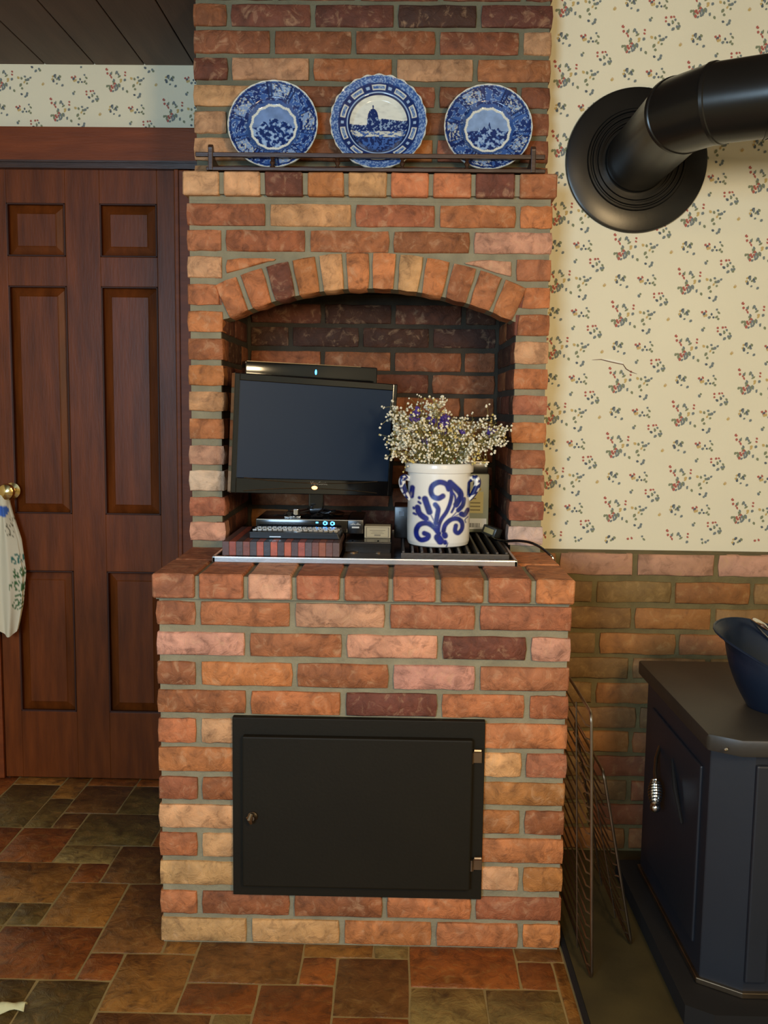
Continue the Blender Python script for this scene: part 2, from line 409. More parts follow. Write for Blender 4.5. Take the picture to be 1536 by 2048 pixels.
# torn curl in the wallpaper
tx0, tz0 = onY(1185, 720, YR); tm = MB(); tm.cur = S(120, 84, 62)
pl = [(1184, 720), (1202, 719), (1222, 724), (1246, 729), (1252, 738), (1262, 744), (1274, 748)]
P3 = [(*onY(x, y, YR),) for x, y in pl]
tm.tube([(x, YR-.0015, z) for x, z in P3], [.0004, .0011, .0012, .0012, .0014, .0012, .0003], 5)
tm.cur = S(250, 244, 222)
tm.add([(P3[1][0], YR-.0012, P3[1][1]+.001), (P3[2][0]-.002, YR-.003, P3[2][1]+.007), (P3[3][0], YR-.002, P3[3][1]+.006), (P3[3][0], YR-.001, P3[3][1])], [(0, 1, 2, 3)])
tm.cur = S(250, 244, 222)
tm.build('torn_paper', m_print, wr, vcol=True, smooth=True)['label'] = 'torn curl of wallpaper with a dark crack'

# ---- brick wainscot on the right wall
wm = MB().box(0.36, X1, YW+.007, YR, 0, 0.868); wains = struct(wm.build('wall_wainscot', m_mortar2), 'brick wainscot below the wallpaper, right of the fireplace')
zt = [0.868, 0.7905, 0.717, 0.6445, 0.574, 0.503, 0.432, 0.361, 0.290, 0.219, 0.148, 0.077]
jp = {0: (1271, 1434), 1: (1189.6, 1347, 1505), 2: (1267, 1427), 3: (1196, 1355.5), 4: (1262,), 5: (1189,), 6: (1276,)}
jy = [1120, 1173, 1228, 1279, 1325, 1372, 1420]
wt = ['ypp', 'yygy', 'yyg', 'ygg', 'yyy', 'ygy', 'gyy']
for i, z1 in enumerate(zt):
    z0 = z1-0.0585
    if i in jp: js = [onY(x, jy[i], YW)[0] for x in jp[i]]
    else: js = [0.555+(i % 2)*.107]
    xs = [js[0]-.213*k for k in (2, 1)]; xs = [x for x in xs if x > 0.375]
    xs = xs+js
    while xs[-1] < X1-.12: xs.append(xs[-1]+.2145)
    xs = [0.375]+[x for x in xs if x > .40]+[X1]
    for k in range(len(xs)-1):
        t = (wt[i]+'ygyg'*8)[k] if i < 7 else rnd.choice('yggb')
        if i == 0: t = 'gpppr'[k % 5]
        slab('brick', rect(xs[k]+.006, xs[k+1]-.006, z0, z1), -.02, rnd.uniform(.0, .003), frontmap(YW), m_wbrick, wains, tone(t, .9), jit=.002)

# ---- door with its casing in the recess
YD = 3.080
door = tag(empty('door_1', (-1.02, YD, 0)), 'dark mahogany six-panel door', None, None, 'structure')
dx0, dx1 = -1.315, -0.722
MB().box(dx0, dx1, YD+.018, YD+.03, 0.004, 2.006).build('panel_back', m_door, door)
for x0, x1 in ((dx0, -1.257), (-1.070, -0.960), (-0.778, dx1)):
    MB().box(x0, x1, YD-.006, YD+.02, 0.004, 2.006).build('stile', m_door, door, bevel=.002)
for xa, xb in ((-1.257, -1.070), (-0.960, -0.778)):
    for z0, z1 in ((0.004, .234), (.712, .901), (1.633, 1.725), (1.890, 2.006)):
        MB().box(xa, xb, YD-.0055, YD+.02, z0, z1).build('rail', m_door, door, bevel=.0015)
    for z0, z1 in ((.234, .712), (.901, 1.633), (1.725, 1.890)):
        mb = MB(); a, b_, c, d = xa, xb, z0, z1; k = .030
        v = [(a, YD+.014, c), (b_, YD+.014, c), (b_, YD+.014, d), (a, YD+.014, d), (a+k, YD+.001, c+k), (b_-k, YD+.001, c+k), (b_-k, YD+.001, d-k), (a+k, YD+.001, d-k)]
        k2 = k+.003
        v += [(a+k2, YD-.001, c+k2), (b_-k2, YD-.001, c+k2), (b_-k2, YD-.001, d-k2), (a+k2, YD-.001, d-k2)]
        mb.add(v, [(0, 1, 5, 4), (1, 2, 6, 5), (2, 3, 7, 6), (3, 0, 4, 7), (4, 5, 9, 8), (5, 6, 10, 9), (6, 7, 11, 10), (7, 4, 8, 11), (8, 9, 10, 11)])
        mb.build('panel', m_door, door)
        fr = MB(); fr.box(xa, xb, YD-.008, YD+.004, z1-.005, z1).box(xa, xb, YD-.008, YD+.004, z0, z0+.005).box(xa, xa+.005, YD-.008, YD+.004, z0, z1).box(xb-.005, xb, YD-.008, YD+.004, z0, z1)
        fr.build('panel_moulding', m_mould, door, bevel=.0015)
kx, kz = -1.262, 0.976
kn = MB().lathe([(0.0, -.004), (.024, -.004), (.026, -.009), (.012, -.014), (.010, -.030), (.014, -.036), (.0245, -.044), (.027, -.054), (.024, -.064), (.012, -.070), (0, -.071)], (kx, YD-.004, kz), 'Y', 32)
kn.build('knob', m_brass, door, smooth=True)['label'] = 'shiny brass door knob'
# casing: right jamb, head board and the dark double rail below it
struct(MB().box(-.716, -.668, YL-.055, YL, 0, 1.990).box(-.716, -.702, YL-.062, YL, 0, 1.990).box(-.668, -.655, YL-.03, YL, 0, 1.990).build('trim_1', m_casing, bevel=.003), 'mahogany casing at the right of the door')
struct(MB().box(-.655, -.52, YL-.02, YL, 0, 1.990).build('trim_5', m_darkwood))
struct(MB().box(-1.9, -0.54, YL-.045, YL, 2.018, 2.120).build('trim_2', m_casing, bevel=.003), 'mahogany head board above the door')
struct(MB().box(-1.9, -0.54, YL-.058, YL-.02, 1.992, 2.003).box(-1.9, -0.54, YL-.05, YL-.02, 2.003, 2.010).box(-1.9, -0.54, YL-.058, YL-.02, 2.010, 2.016).build('trim_4', m_darkwood), 'dark double rail under the head board')
struct(MB().box(-1.40, dx0-.004, YL-.04, YL, 0, 2.0).build('trim_6', m_casing, bevel=.003))

# ---- floor tiles on a measured grid
gx0, gu, gy0, gv = -.945, .0819, 1.742, .1065
TL = [(6,9,2,4,'n'),(6,8,1,2,'o'),(8,10,0,2,'o'),(9,10,2,3,'o'),(9,11,3,4,'g'),(11,12,3,4,'k'),(10,12,1,3,'n'),(12,15,2,4,'o'),(12,14,0,2,'k'),(14,16,0,2,'k'),
      (15,16,2,3,'o'),(15,17,3,4,'n'),(16,17,-1,3,'g'),(4,7,-1,1,'n'),(7,8,0,1,'k'),(4,6,1,3,'g'),(5,6,3,4,'g'),(3,4,2,3,'o'),(2,4,0,2,'v'),(0,2,0,2,'v'),
      (0,3,2,4,'o'),(0,1,4,5,'v'),(1,3,4,6,'g'),(1,2,6,7,'o'),(2,4,6,8,'n'),(3,5,3,6,'n'),(0,2,7,8,'k'),(-2,0,7,9,'o'),(-2,1,5,7,'g'),(0,3,8,10,'v'),
      (-1,0,9,10,'n'),(-2,-1,9,11,'v'),(1,4,10,12,'v'),(-1,1,10,12,'n'),(-4,-2,9,12,'v'),(8,10,-1,0,'n'),(10,12,0,1,'o')]
TT = {'n': (116, 74, 34), 'o': (140, 76, 30), 'g': (148, 98, 42), 'k': (136, 112, 62), 'v': (98, 78, 38)}
occ = {}
for (a, b_, c, d, t) in TL:
    for i in range(a, b_):
        for j in range(c, d): occ[(i, j)] = 1
rt_ = random.Random(5)
def free(i0, i1, j0, j1): return all((i, j) not in occ and i < 17 for i in range(i0, i1) for j in range(j0, j1))
for j in range(-7, 13):
    for i in range(-11, 17):
        if (i, j) in occ: continue
        for (w_, h_) in rt_.sample([(3, 2), (2, 2), (2, 1), (2, 2), (2, 3)], 5)+[(2, 1), (1, 2), (1, 1)]:
            if free(i, i+w_, j, j+h_):
                TL.append((i, i+w_, j, j+h_, rt_.choice('nogkvno')))
                for ii in range(i, i+w_):
                    for jj in range(j, j+h_): occ[(ii, jj)] = 1
                break
for (a, b_, c, d, t) in TL:
    xa, xb, ya, yb = gx0+a*gu, gx0+b_*gu, gy0+c*gv, gy0+d*gv
    xb = min(xb, 0.395); yb = min(yb, YL-.01)
    if xb-xa < .02 or yb-ya < .01: continue
    if xa > -.56 and ya > 2.12: continue
    if b_ == 17 : xb = .395
    r, g, bb = TT[t]; k = rt_.uniform(.92, 1.08)
    slab('tile', [(xa+.002, ya+.002), (xb-.002, ya+.002), (xb-.002, yb-.002), (xa+.002, yb-.002)], -.003, rnd.uniform(-.0003, .0003),
         lambda u, v, w: (u, v, w), m_tile, floor, S(r*k, g*k, bb*k), seg=(4, 3), jit=.0009, ch=.0018, lift=.0006)

# ---- hearth pad under the stove, with black metal edging
pad = tag(empty('hearth_pad', (.6, 1.9, 0)), 'olive hearth board with black edging on the floor beside the fireplace', 'hearth pad')
MB().box(.408, 1.45, 0.9, 2.60, 0, .012).build('board', m_pad, pad)
MB().box(.397, .408, 0.9, 2.60, 0, .0118).build('edging', m_black, pad, bevel=.002)

# ================================================================== BRICK FIREPLACE
YB, YN, YU, YI = 2.1055, 2.5005, 2.58, 2.93
XL, XR = -.5476, .3924
NL, NR = -.5567, .3833
fp = empty('brick_fireplace', (-.08, 2.5, 0), 'tall red brick indoor grill fireplace with an arched niche above a corbelled ledge', 'fireplace')
J = .0058      # half a joint
core = MB()
core.box(XL+.006, XR-.006, YB+.008, YI+.05, 0, .835)                      # base
core.box(XL, XR-.004, YB+.004, YI+.05, .824, .876)                        # ledge bed
core.box(NL+.006, -.471, YN+.0095, YI+.10, .876, 1.62).box(.2978, NR-.006, YN+.0095, YI+.10, .876, 1.62)   # cheeks
core.box(-.48, .31, YI+.008, YI+.10, .876, 1.62)                          # back of niche
core.build('mortar_base', m_mortar, fp)['label'] = 'grey mortar'
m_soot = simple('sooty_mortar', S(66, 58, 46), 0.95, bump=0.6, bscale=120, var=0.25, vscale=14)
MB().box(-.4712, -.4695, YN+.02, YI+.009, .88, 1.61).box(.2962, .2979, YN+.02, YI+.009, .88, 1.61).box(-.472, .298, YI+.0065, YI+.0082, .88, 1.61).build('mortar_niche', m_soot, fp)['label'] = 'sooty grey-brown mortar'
# arch wythe of mortar: front plate above the arch, cut along the intrados
a_l, a_r, a_t = onY(455.5, 635.4, YN), onY(1026.7, 646, YN), onY(741, 577.8, YN)
ch_ = a_r[0]-a_l[0]; mz = (a_l[1]+a_r[1])/2; rise = a_t[1]-mz
RA = (ch_*ch_/4+rise*rise)/(2*rise); acx = (a_l[0]+a_r[0])/2; acz = a_t[1]-RA
half = math.asin(ch_/2/RA)
NA = 36; arcp = [(acx+(RA+.002)*math.sin(-half+2*half*k/NA), acz+(RA+.002)*math.cos(-half+2*half*k/NA)) for k in range(NA+1)]
ZT = 1.785; cz0_m = onY(400, 391.5, YN)[1]+.004
mb = MB()
pts_top = [(NL+.006, ZT)]+[(x, ZT) for x, z in arcp]+[(NR-.006, ZT)]
pts_bot = [(NL+.006, arcp[0][1]-.02)]+arcp+[(NR-.006, arcp[-1][1]-.02)]
n = len(pts_top)
V = [(x, YN+.008, z) for x, z in pts_top]+[(x, YN+.008, z) for x, z in pts_bot]+[(x, YN+.10, z) for x, z in pts_top]+[(x, YN+.10, z) for x, z in pts_bot]
Fs = []
for i in range(n-1):
    Fs += [(i, i+1, n+i+1, n+i), (2*n+i, 3*n+i, 3*n+i+1, 2*n+i+1), (n+i, n+i+1, 3*n+i+1, 3*n+i), (i, 2*n+i, 2*n+i+1, i+1)]
Fs += [(0, n, 3*n, 2*n), (n-1, 3*n-1, 4*n-1, 2*n-1)]
mb.add(V, Fs); mb.build('mortar_arch', m_mortar, fp)['label'] = 'grey mortar'
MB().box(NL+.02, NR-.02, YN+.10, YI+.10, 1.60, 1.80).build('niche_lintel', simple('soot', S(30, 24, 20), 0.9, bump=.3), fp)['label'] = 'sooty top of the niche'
MB().box(NL+.004, NR-.004, YN-.006, YI+.10, cz0_m, 1.8515).box(NL+.006, NR-.006, YN+.008, YI+.10, 1.7852, cz0_m).build('mortar_corbel', m_mortar, fp)['label'] = 'grey mortar'
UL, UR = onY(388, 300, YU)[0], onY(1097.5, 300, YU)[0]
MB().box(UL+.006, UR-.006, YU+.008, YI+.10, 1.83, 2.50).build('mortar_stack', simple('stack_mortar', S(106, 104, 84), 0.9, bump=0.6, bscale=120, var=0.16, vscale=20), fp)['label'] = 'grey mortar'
fm = frontmap(YB)
# base courses
zb = [(.8195, .765), (.7487, .6955), (.6795, .6255), (.6133, .560), (.5461, .489), (.4772, .421), (.4067, .3535), (.3398, .2845), (.2713, .2145), (.2017, .145), (.1290, .0735), (.0624, .006)]
JB = [(395, 585, 774.6, 955.3), (494, 688.5, 880.6, 1058), (396, 589, 781.5, 955), (496.5, 686, 879, 1054.5), (397,), (1047.7,), (400,), (1045,), (399,), (1042,), (399, 583, 769, 947), (498, 683.5, 868, 1041)]
TB = ['rrprr', 'prpdp', 'bobpr', 'bodob', 'ot o', 'o tr', 'bb g', 't gb', 'ot o', 't tg', 'obbob', 'ttooo']  # bricks differ in tone; pinker top, oranger bottom also holds cool and warm light
JY = [1230, 1290, 1347, 1403, 1462, 1520, 1576, 1634, 1691, 1748, 1808, 1861]
DX0, DX1, DZ0, DZ1 = -.3736, .2036, .1293, .5550
for i, (z1, z0) in enumerate(zb):
    js = [onY(x, JY[i], YB)[0] for x in JB[i]]
    if 4 <= i <= 9:
        left = [XL]+[x for x in js if x < 0]+[DX0+.006]; right = [DX1-.006]+[x for x in js if x > 0]+[XR]
        spans = [(left[k], left[k+1]) for k in range(len(left)-1)]+[None]+[(right[k], right[k+1]) for k in range(len(right)-1)]
    else:
        xs = [XL]+js+[XR]; spans = [(xs[k], xs[k+1]) for k in range(len(xs)-1)]
    t = TB[i]; ts = t.replace(' ', ''); k = 0
    for s_ in spans:
        if s_ is None: continue
        a = s_[0]+(J if abs(s_[0]-XL) > 1e-6 and abs(s_[0]-DX1+.006) > 1e-6 else 0); b_ = s_[1]-(J if abs(s_[1]-XR) > 1e-6 and abs(s_[1]-DX0-.006) > 1e-6 else 0)
        slab('brick', rect(a, b_, z0, z1), -.05, rnd.uniform(-.001, .003), fm, m_brick, fp, tone(ts[k % len(ts)])); k += 1
# right and left flanks of the base (headers and stretchers turning the corner)
for sx, xx in ((1, XR), (-1, XL)):
    mp = (lambda u, v, w, sx=sx, xx=xx: (xx+sx*w, u, v))
    for i, (z1, z0) in enumerate(zb):
        ys = [YB+.0, YB+(.10 if i % 2 else .205)]
        while ys[-1] < YI-.05: ys.append(min(ys[-1]+.2135, YI+.04))
        for k in range(len(ys)-1):
            slab('brick', rect(ys[k]+(J if k else 0.004), ys[k+1]-J, z0, z1), -.02, 0.0, mp, m_brick, fp, tone(rnd.choice('obrg')), seg=(3, 1))
# ledge headers
LZ0, LZ1 = .8305, .8863
LXL, LXR = onY(304, 1170, YB-.016)[0], onY(1150, 1180, YB-.016)[0]
lj = [onY(300+x/1.7655, 1170, YB-.016)[0] for x in (165, 338, 508, 678, 850, 1018, 1188, 1355)]
lx = [LXL]+lj+[LXR]
def brick3(x0, x1, y0, y1, z0, z1, col, name='brick'):
    """a full brick seen on two faces"""
    me = MB().box(x0, x1, y0, y1, z0, z1)
    b = bmesh.new(); vs = [b.verts.new(v) for v in me.v]
    for f in me.f: b.faces.new([vs[i] for i in f])
    bmesh.ops.subdivide_edges(b, edges=[e for e in b.edges if e.calc_length() > .07], cuts=2, use_grid_fill=True)
    bmesh.ops.recalc_face_normals(b, faces=list(b.faces))
    for v in b.verts: v.co += Vector((rnd.uniform(-.0012, .0012), rnd.uniform(-.0012, .0012), rnd.uniform(-.0008, .0008)))
    es = [e for e in b.edges if e.calc_face_angle(0) > .8]
    bmesh.ops.bevel(b, geom=es, offset=.0032, segments=1, affect='EDGES')
    c = Vector(((x0+x1)/2, (y0+y1)/2, (z0+z1)/2))
    for v in b.verts: v.co -= c
    m = bpy.data.meshes.new(name); b.to_mesh(m); b.free(); m.materials.append(m_brick); m.shade_smooth()
    try: m.set_sharp_from_angle(angle=math.radians(30))
    except Exception: pass
    o = bpy.data.objects.new(name, m); o.location = c; o.color = (*col, 1); return put(o, fp)
for k, t in enumerate('rrprrrbro'):
    a = lx[k]+(J if k else 0); b_ = lx[k+1]-(J if k < 8 else 0)
    brick3(a, b_, YB-.018+rnd.uniform(-.002, .001), YB+.180, LZ0, LZ1+rnd.uniform(-.001, .001), tone(t))
# ledge sides running back beside the cooktop, and inside the niche
for (xa, xb, ts) in ((LXL, -.449, 'bbr'), (.289, LXR, 'ooo')):
    ys = [YB+.191, YN-.008] if xa < 0 else [YB+.191, YN-.008]
    brick3(xa+.002, xb, ys[0], ys[1], LZ0, LZ1, tone(ts[0]))
MB().box(LXL+.012, LXR-.012, YB-.008, YI, .828, .8800).build('mortar_ledge', m_mortar, fp)['label'] = 'grey mortar'
# pillars of the niche
fn = frontmap(YN)
pl_top = [512, 568, 622, 676, 730, 783, 837, 891, 941, 994, 1044]
pl_bot = [555.5, 609.5, 664, 719.5, 771, 822, 878, 929, 982, 1032, 1081.5]
li = lambda z: onY(445.7, 640, YN)[0] + (onY(451, 1074, YN)[0]-onY(445.7, 640, YN)[0])*(1.49-z)/.57
ri = lambda z: onY(1031, 652, YN)[0] + (onY(1016.5, 1053, YN)[0]-onY(1031, 652, YN)[0])*(1.48-z)/.53
tl_, tr_ = 'toobotopwrp', 'robtororrrw'
arcx = lambda z, side: acx+side*math.sqrt(max(0, (RA+.0015)**2-(z-acz)**2))
for k in range(11):
    z1, z0 = onY(400, pl_top[k], YN)[1], onY(400, pl_bot[k], YN)[1]
    if k == 0: a0 = a1 = onY(443.5, 535, YN)[0]; b0 = b1 = onY(1033, 540, YN)[0]
    elif k == 1: a0, a1 = onY(440, 605, YN)[0], onY(434, 575, YN)[0]; b0, b1 = onY(1043, 620, YN)[0], onY(1050, 590, YN)[0]
    else: a0, a1 = li(z0), li(z1); b0, b1 = ri(z0), ri(z1)
    if k == 2: b0, b1 = onY(1033, 675, YN)[0], onY(1038, 640, YN)[0]
    slab('brick', [(NL, z0), (a0, z0), (a1, z1), (NL, z1)], -.06, rnd.uniform(-.001, .002), fn, m_brick, fp, tone(tl_[k]), seg=(3, 2))
    slab('brick', [(b0, z0), (NR, z0), (NR, z1), (b1, z1)], -.06, rnd.uniform(-.001, .002), fn, m_brick, fp, tone(tr_[k]), seg=(3, 2))
    if k >= 2 or True:      # inner cheeks of the niche
        for sx, xx in ((1, -.4655), (-1, .2925)):
            mp = (lambda u, v, w, sx=sx, xx=xx: (xx+sx*w, u, v))
            ys = [YN+.004, YN+(.10 if k % 2 else .2), YN+(.31 if k % 2 else .41)] 
            ys = ys+[YI]
            for m_ in range(len(ys)-1):
                if ys[m_+1]-ys[m_] > .02:
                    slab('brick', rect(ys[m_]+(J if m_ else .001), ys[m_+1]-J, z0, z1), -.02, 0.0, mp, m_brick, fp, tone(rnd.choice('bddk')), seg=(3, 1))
# courses above the arch
for (zt_, zb_, js, ts) in (((458.7, 501), None, (446.7, 615, 782.6, 943.7), 'rbbbp'), ((406, 450), None, (535, 707, 875, 1036.5), 'btboo')):
    z1, z0 = onY(400, zt_[0], YN)[1], onY(400, zt_[1], YN)[1]
    xs = [NL]+[onY(x, (zt_[0]+zt_[1])/2, YN)[0] for x in js]+[NR]
    for k in range(5):
        a = xs[k]+(J if k else 0); b_ = xs[k+1]-(J if k < 4 else 0)
        slab('brick', rect(a, b_, z0, z1), -.05, rnd.uniform(-.001, .002), fn, m_brick, fp, tone(ts[k]))
# cut bricks in the spandrels
def pq(l): return [onY(370+x/2.048, 340+y/2.048, YN) for x, y in l]
slab('brick', pq([(168, 424), (375, 364), (255, 358), (168, 366)]), -.04, .001, fn, m_brick, fp, tone('o'), seg=(3, 2))
slab('brick', pq([(1142, 381), (1338, 438), (1338, 374), (1210, 366)]), -.04, .001, fn, m_brick, fp, tone('p'), seg=(3, 2))
# voussoirs
NV = 12
HV = .0925
for k in range(NV):
    a0 = -half+2*half*(k+.0)/NV; a1 = -half+2*half*(k+1.0)/NV; g0 = .0052/RA
    c = []
    for (r_a, a) in ((RA, a0+g0), (RA, a1-g0), (RA+HV, a1-g0*.95), (RA+HV, a0+g0*.95)):
        c.append((acx+r_a*math.sin(a), acz+r_a*math.cos(a)))
    slab('brick', c, -.095, rnd.uniform(.0, .003), fn, m_brick, fp, tone('oodotootobro'[k]), seg=(2, 3))
# soffit course behind the front ring
for k in range(NV):
    a0 = -half+2*half*k/NV+.004; a1 = -half+2*half*(k+1)/NV-.004
# corbel
cz0, cz1 = onY(400, 391.5, YN)[1], 1.8535
cj = [onY(x, 370, YN-.012)[0] for x in (442, 525, 610, 692, 777.7, 862, 947, 1035)]
cx = [onY(365, 370, YN-.012)[0]]+cj+[onY(1114, 375, YN-.012)[0]]
for k, t in enumerate('ttdotoodb'):
    a = cx[k]+(J if k else 0); b_ = cx[k+1]-(J if k < 8 else 0)
    brick3(a, b_, YN-.013, YN+.085, cz0, cz1, tone(t))
# niche back wall
fi = frontmap(YI)
zz = [1.570, 1.5005, 1.428, 1.361, 1.292, 1.222, 1.152, 1.082, 1.012, .942]
for i, z1 in enumerate(zz):
    o0 = onY(581, 690, YI)[0] if i % 2 else onY(645, 730, YI)[0]
    xs = [-.465]+[x for x in (o0-.428+.214*k for k in range(8)) if -.44 < x < .27]+[.292]
    for k in range(len(xs)-1):
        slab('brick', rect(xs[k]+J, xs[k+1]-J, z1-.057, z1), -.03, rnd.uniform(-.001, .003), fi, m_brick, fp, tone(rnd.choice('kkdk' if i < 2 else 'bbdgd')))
# chimney stack above the shelf
fu = frontmap(YU)
zs = [(7, 51), (59.6, 105), (115, 158.7), (170, 211), (222, 266), (276, 320), (330, 372)]
SJ = [(457, 625.4, 792.4, 958.4), (544, 707, 875, 1043), (459, 622.4, 788.5, 951), (548, 710, 874, 1038), (457, 622, 789, 952), (546, 707, 870, 1036), (457, 622, 789, 952)]
SY = [30, 82, 137, 190, 244, 298, 345]
ST = ['bddkd', 'bbbbt', 'dtoto', 'tbbbb', 'tbobr', 'tborb', 'tbbrb']
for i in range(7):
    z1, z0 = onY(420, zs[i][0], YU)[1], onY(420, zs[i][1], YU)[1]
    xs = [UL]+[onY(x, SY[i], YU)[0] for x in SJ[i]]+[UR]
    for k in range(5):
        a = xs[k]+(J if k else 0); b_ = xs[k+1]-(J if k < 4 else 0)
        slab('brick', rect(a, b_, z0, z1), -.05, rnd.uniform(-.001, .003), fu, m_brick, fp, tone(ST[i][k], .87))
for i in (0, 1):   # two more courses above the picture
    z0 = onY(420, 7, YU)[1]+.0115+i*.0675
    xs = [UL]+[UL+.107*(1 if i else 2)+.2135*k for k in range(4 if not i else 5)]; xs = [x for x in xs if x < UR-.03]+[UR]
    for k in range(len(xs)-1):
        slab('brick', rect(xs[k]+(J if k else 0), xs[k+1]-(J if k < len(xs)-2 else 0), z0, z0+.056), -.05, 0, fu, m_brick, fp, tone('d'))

# ---- black iron door in the base
MB().box(DX0, DX1, YB-.010, YB+.01, DZ0, DZ1).build('door_frame', m_iron, fp, bevel=.002)['label'] = 'flat black iron frame'
idx0, idx1, idz0, idz1 = -.3475, .1745, .1600, .5170
idr = MB().box(idx0, idx1, YB-.030, YB-.010, idz0, idz1).build('iron_door', m_iron, fp, bevel=.0035)
idr['label'] = 'black iron hatch door'
# shallow bead on the door top
hx, hz = onY(505, 1633, YB-.035)
l1 = MB().lathe([(.0, 0), (.011, 0), (.011, -.006), (.007, -.010), (.006, -.018), (0, -.018)], (hx, YB-.030, hz), 'Y', 16)
l1.tube([(hx, YB-.046, hz+.012), (hx-.004, YB-.047, hz-.002), (hx-.001, YB-.046, hz-.012)], [.004, .007, .004], 8)
l1.tube([(hx-.012, YB-.040, hz-.002), (hx-.004, YB-.044, hz+.006)], .0025, 6)
l1.build('latch', m_oldsteel, idr, smooth=True)['label'] = 'small worn brass latch'
for zz_ in (1508, 1722):
    h_x, h_z = onY(953, zz_, YB-.015)
    hb = MB().box(h_x-.008, h_x+.012, YB-.018, YB-.010, h_z-.02, h_z+.006, 0)
    hb.tube([(h_x-.012, YB-.022, h_z-.020), (h_x-.012, YB-.022, h_z+.006)], .005, 10)
    hb.tube([(h_x-.006, YB-.022, h_z+.010), (h_x+.010, YB-.022, h_z+.010)], .0045, 8)
    hb.build('hinge', m_oldsteel, fp, smooth=True)['label'] = 'rusty iron hinge'

# ================================================================== PLATE SHELF
SZ = 1.8555
sh = empty('plate_shelf', (-.08, 2.52, SZ), 'dark wooden gallery shelf with a turned front rail on the corbel, holding plates', 'shelf')
sx0, sx1 = onY(412, 340, 2.488)[0], onY(1091, 345, 2.488)[0]
MB().box(sx0, sx1, 2.486, YU-.004, SZ, SZ+.009).build('shelf_board', m_darkwood, sh, bevel=.002)
rz0 = onY(560, 310, 2.492)[1]
ry = 2.494
MB().box(onY(391, 303, ry)[0], onY(1090, 312, ry)[0], ry-.006, ry+.006, rz0-.0055, rz0+.0055).build('front_rail', m_darkwood, sh, bevel=.002)
MB().box(sx0, sx1, YU-.016, YU-.006, SZ+.022, SZ+.030).build('back_rail', m_darkwood, sh, bevel=.002)
for px in (545, 675, 804.6, 934):
    bx_ = onY(px, 325, ry)[0]
    z0, z1 = SZ+.009, rz0-.0055; h = z1-z0
    MB().lathe([(.005, z0), (.0070, z0+.12*h), (.0035, z0+.2*h), (.0072, z0+.5*h), (.0035, z0+.8*h), (.0066, z0+.9*h), (.005, z1)], (bx_, ry, 0), 'Z', 12).build('baluster', m_darkwood, sh, smooth=True)
for px in (422, 1066):
    bx_ = onY(px, 320, ry)[0]
    z1 = onY(px, 289 if px < 500 else 293, ry)[1]
    poly = [(ry-.010, SZ), (YU-.004, SZ), (YU-.004, SZ+.03), (ry+.03, SZ+.035)]+[(ry+.012*math.cos(a)*.9, z1-.010+.010*math.sin(a)) for a in np.linspace(0, PI, 7)]+[(ry-.010, z1-.012)]
    mb = MB(); nn = len(poly)
    mb.add([(bx_-.006, y, z) for y, z in poly]+[(bx_+.006, y, z) for y, z in poly], [tuple(range(nn)), tuple(range(nn, 2*nn))]+[(i, (i+1) % nn, nn+(i+1) % nn, nn+i) for i in range(nn)])
    mb.build('end_bracket', m_darkwood, sh, bevel=.002)

# ---- three blue and white plates
DB, MBL, LB, CR = np.array(S(26, 46, 100)), np.array(S(62, 98, 164)), np.array(S(158, 186, 222)), np.array(S(232, 234, 222))
def fbm(x, y, s, seed=0, o=3): return noise.fractal(Vector((x*s+seed*7.3, y*s-seed*3.1, seed*1.7)), 1.0, 2.0, o)
def paint_side(x, y, seed, spires):
    r = math.hypot(x, y); th = math.atan2(y, x)
    edge = .50+.012*math.cos(th*14)
    if r > .975: return CR*.85
    if abs(r-edge) < .026: return CR*.92
    if r < edge:
        hz = -.02+.02*fbm(x, 0, 3, seed)
        ht = hz
        if spires:
            for c_, h_, w_ in ((.04, .24, .05), (-.07, .12, .08), (.13, .10, .07), (-.18, .08, .05), (.24, .09, .06)):
                ht = max(ht, hz+h_*max(0, 1-abs(x-c_)/w_))
        else:
            if -.10 < x < .10: ht = hz+.22
            for c_, h_, w_ in ((-.22, .14, .12), (.2, .16, .14), (.32, .10, .1)): ht = max(ht, hz+h_*max(0, 1-((x-c_)/w_)**2))
        n_ = fbm(x, y, 12, seed+2, 4)
        if y > ht:
            base = MBL*.55+LB*.45 if not spires else LB*.75+MBL*.25
            return base*(1+.25*fbm(x, y, 5, seed))
        return DB*(.9-.6*min(0, n_)) if n_ < -.02 else (MBL if n_ < .14 else LB*(.8+.4*n_))
    # rim: scrolls and cartouches
    a5 = math.sin(5*th+seed); n1 = fbm(x, y, 11, seed+4, 4); n2 = fbm(x, y, 26, seed+6, 3)
    c_ = MBL*1.0
    if r < edge+.09: return MBL*.85*(1+.2*n1)
    if a5 > .25 and .66 < r < .93:
        c_ = LB*.6+MBL*.4 if n1 > -.05 else DB*1.2
        if n2 > .22: c_ = CR*.7
    else:
        c_ = DB*1.25 if n1 > .03 else MBL
        if abs(n1) < .055: c_ = LB
    if abs(abs(a5)-.25) < .08 and r > .6: c_ = DB*.8
    if abs(r-.94) < .012: c_ = DB
    return c_
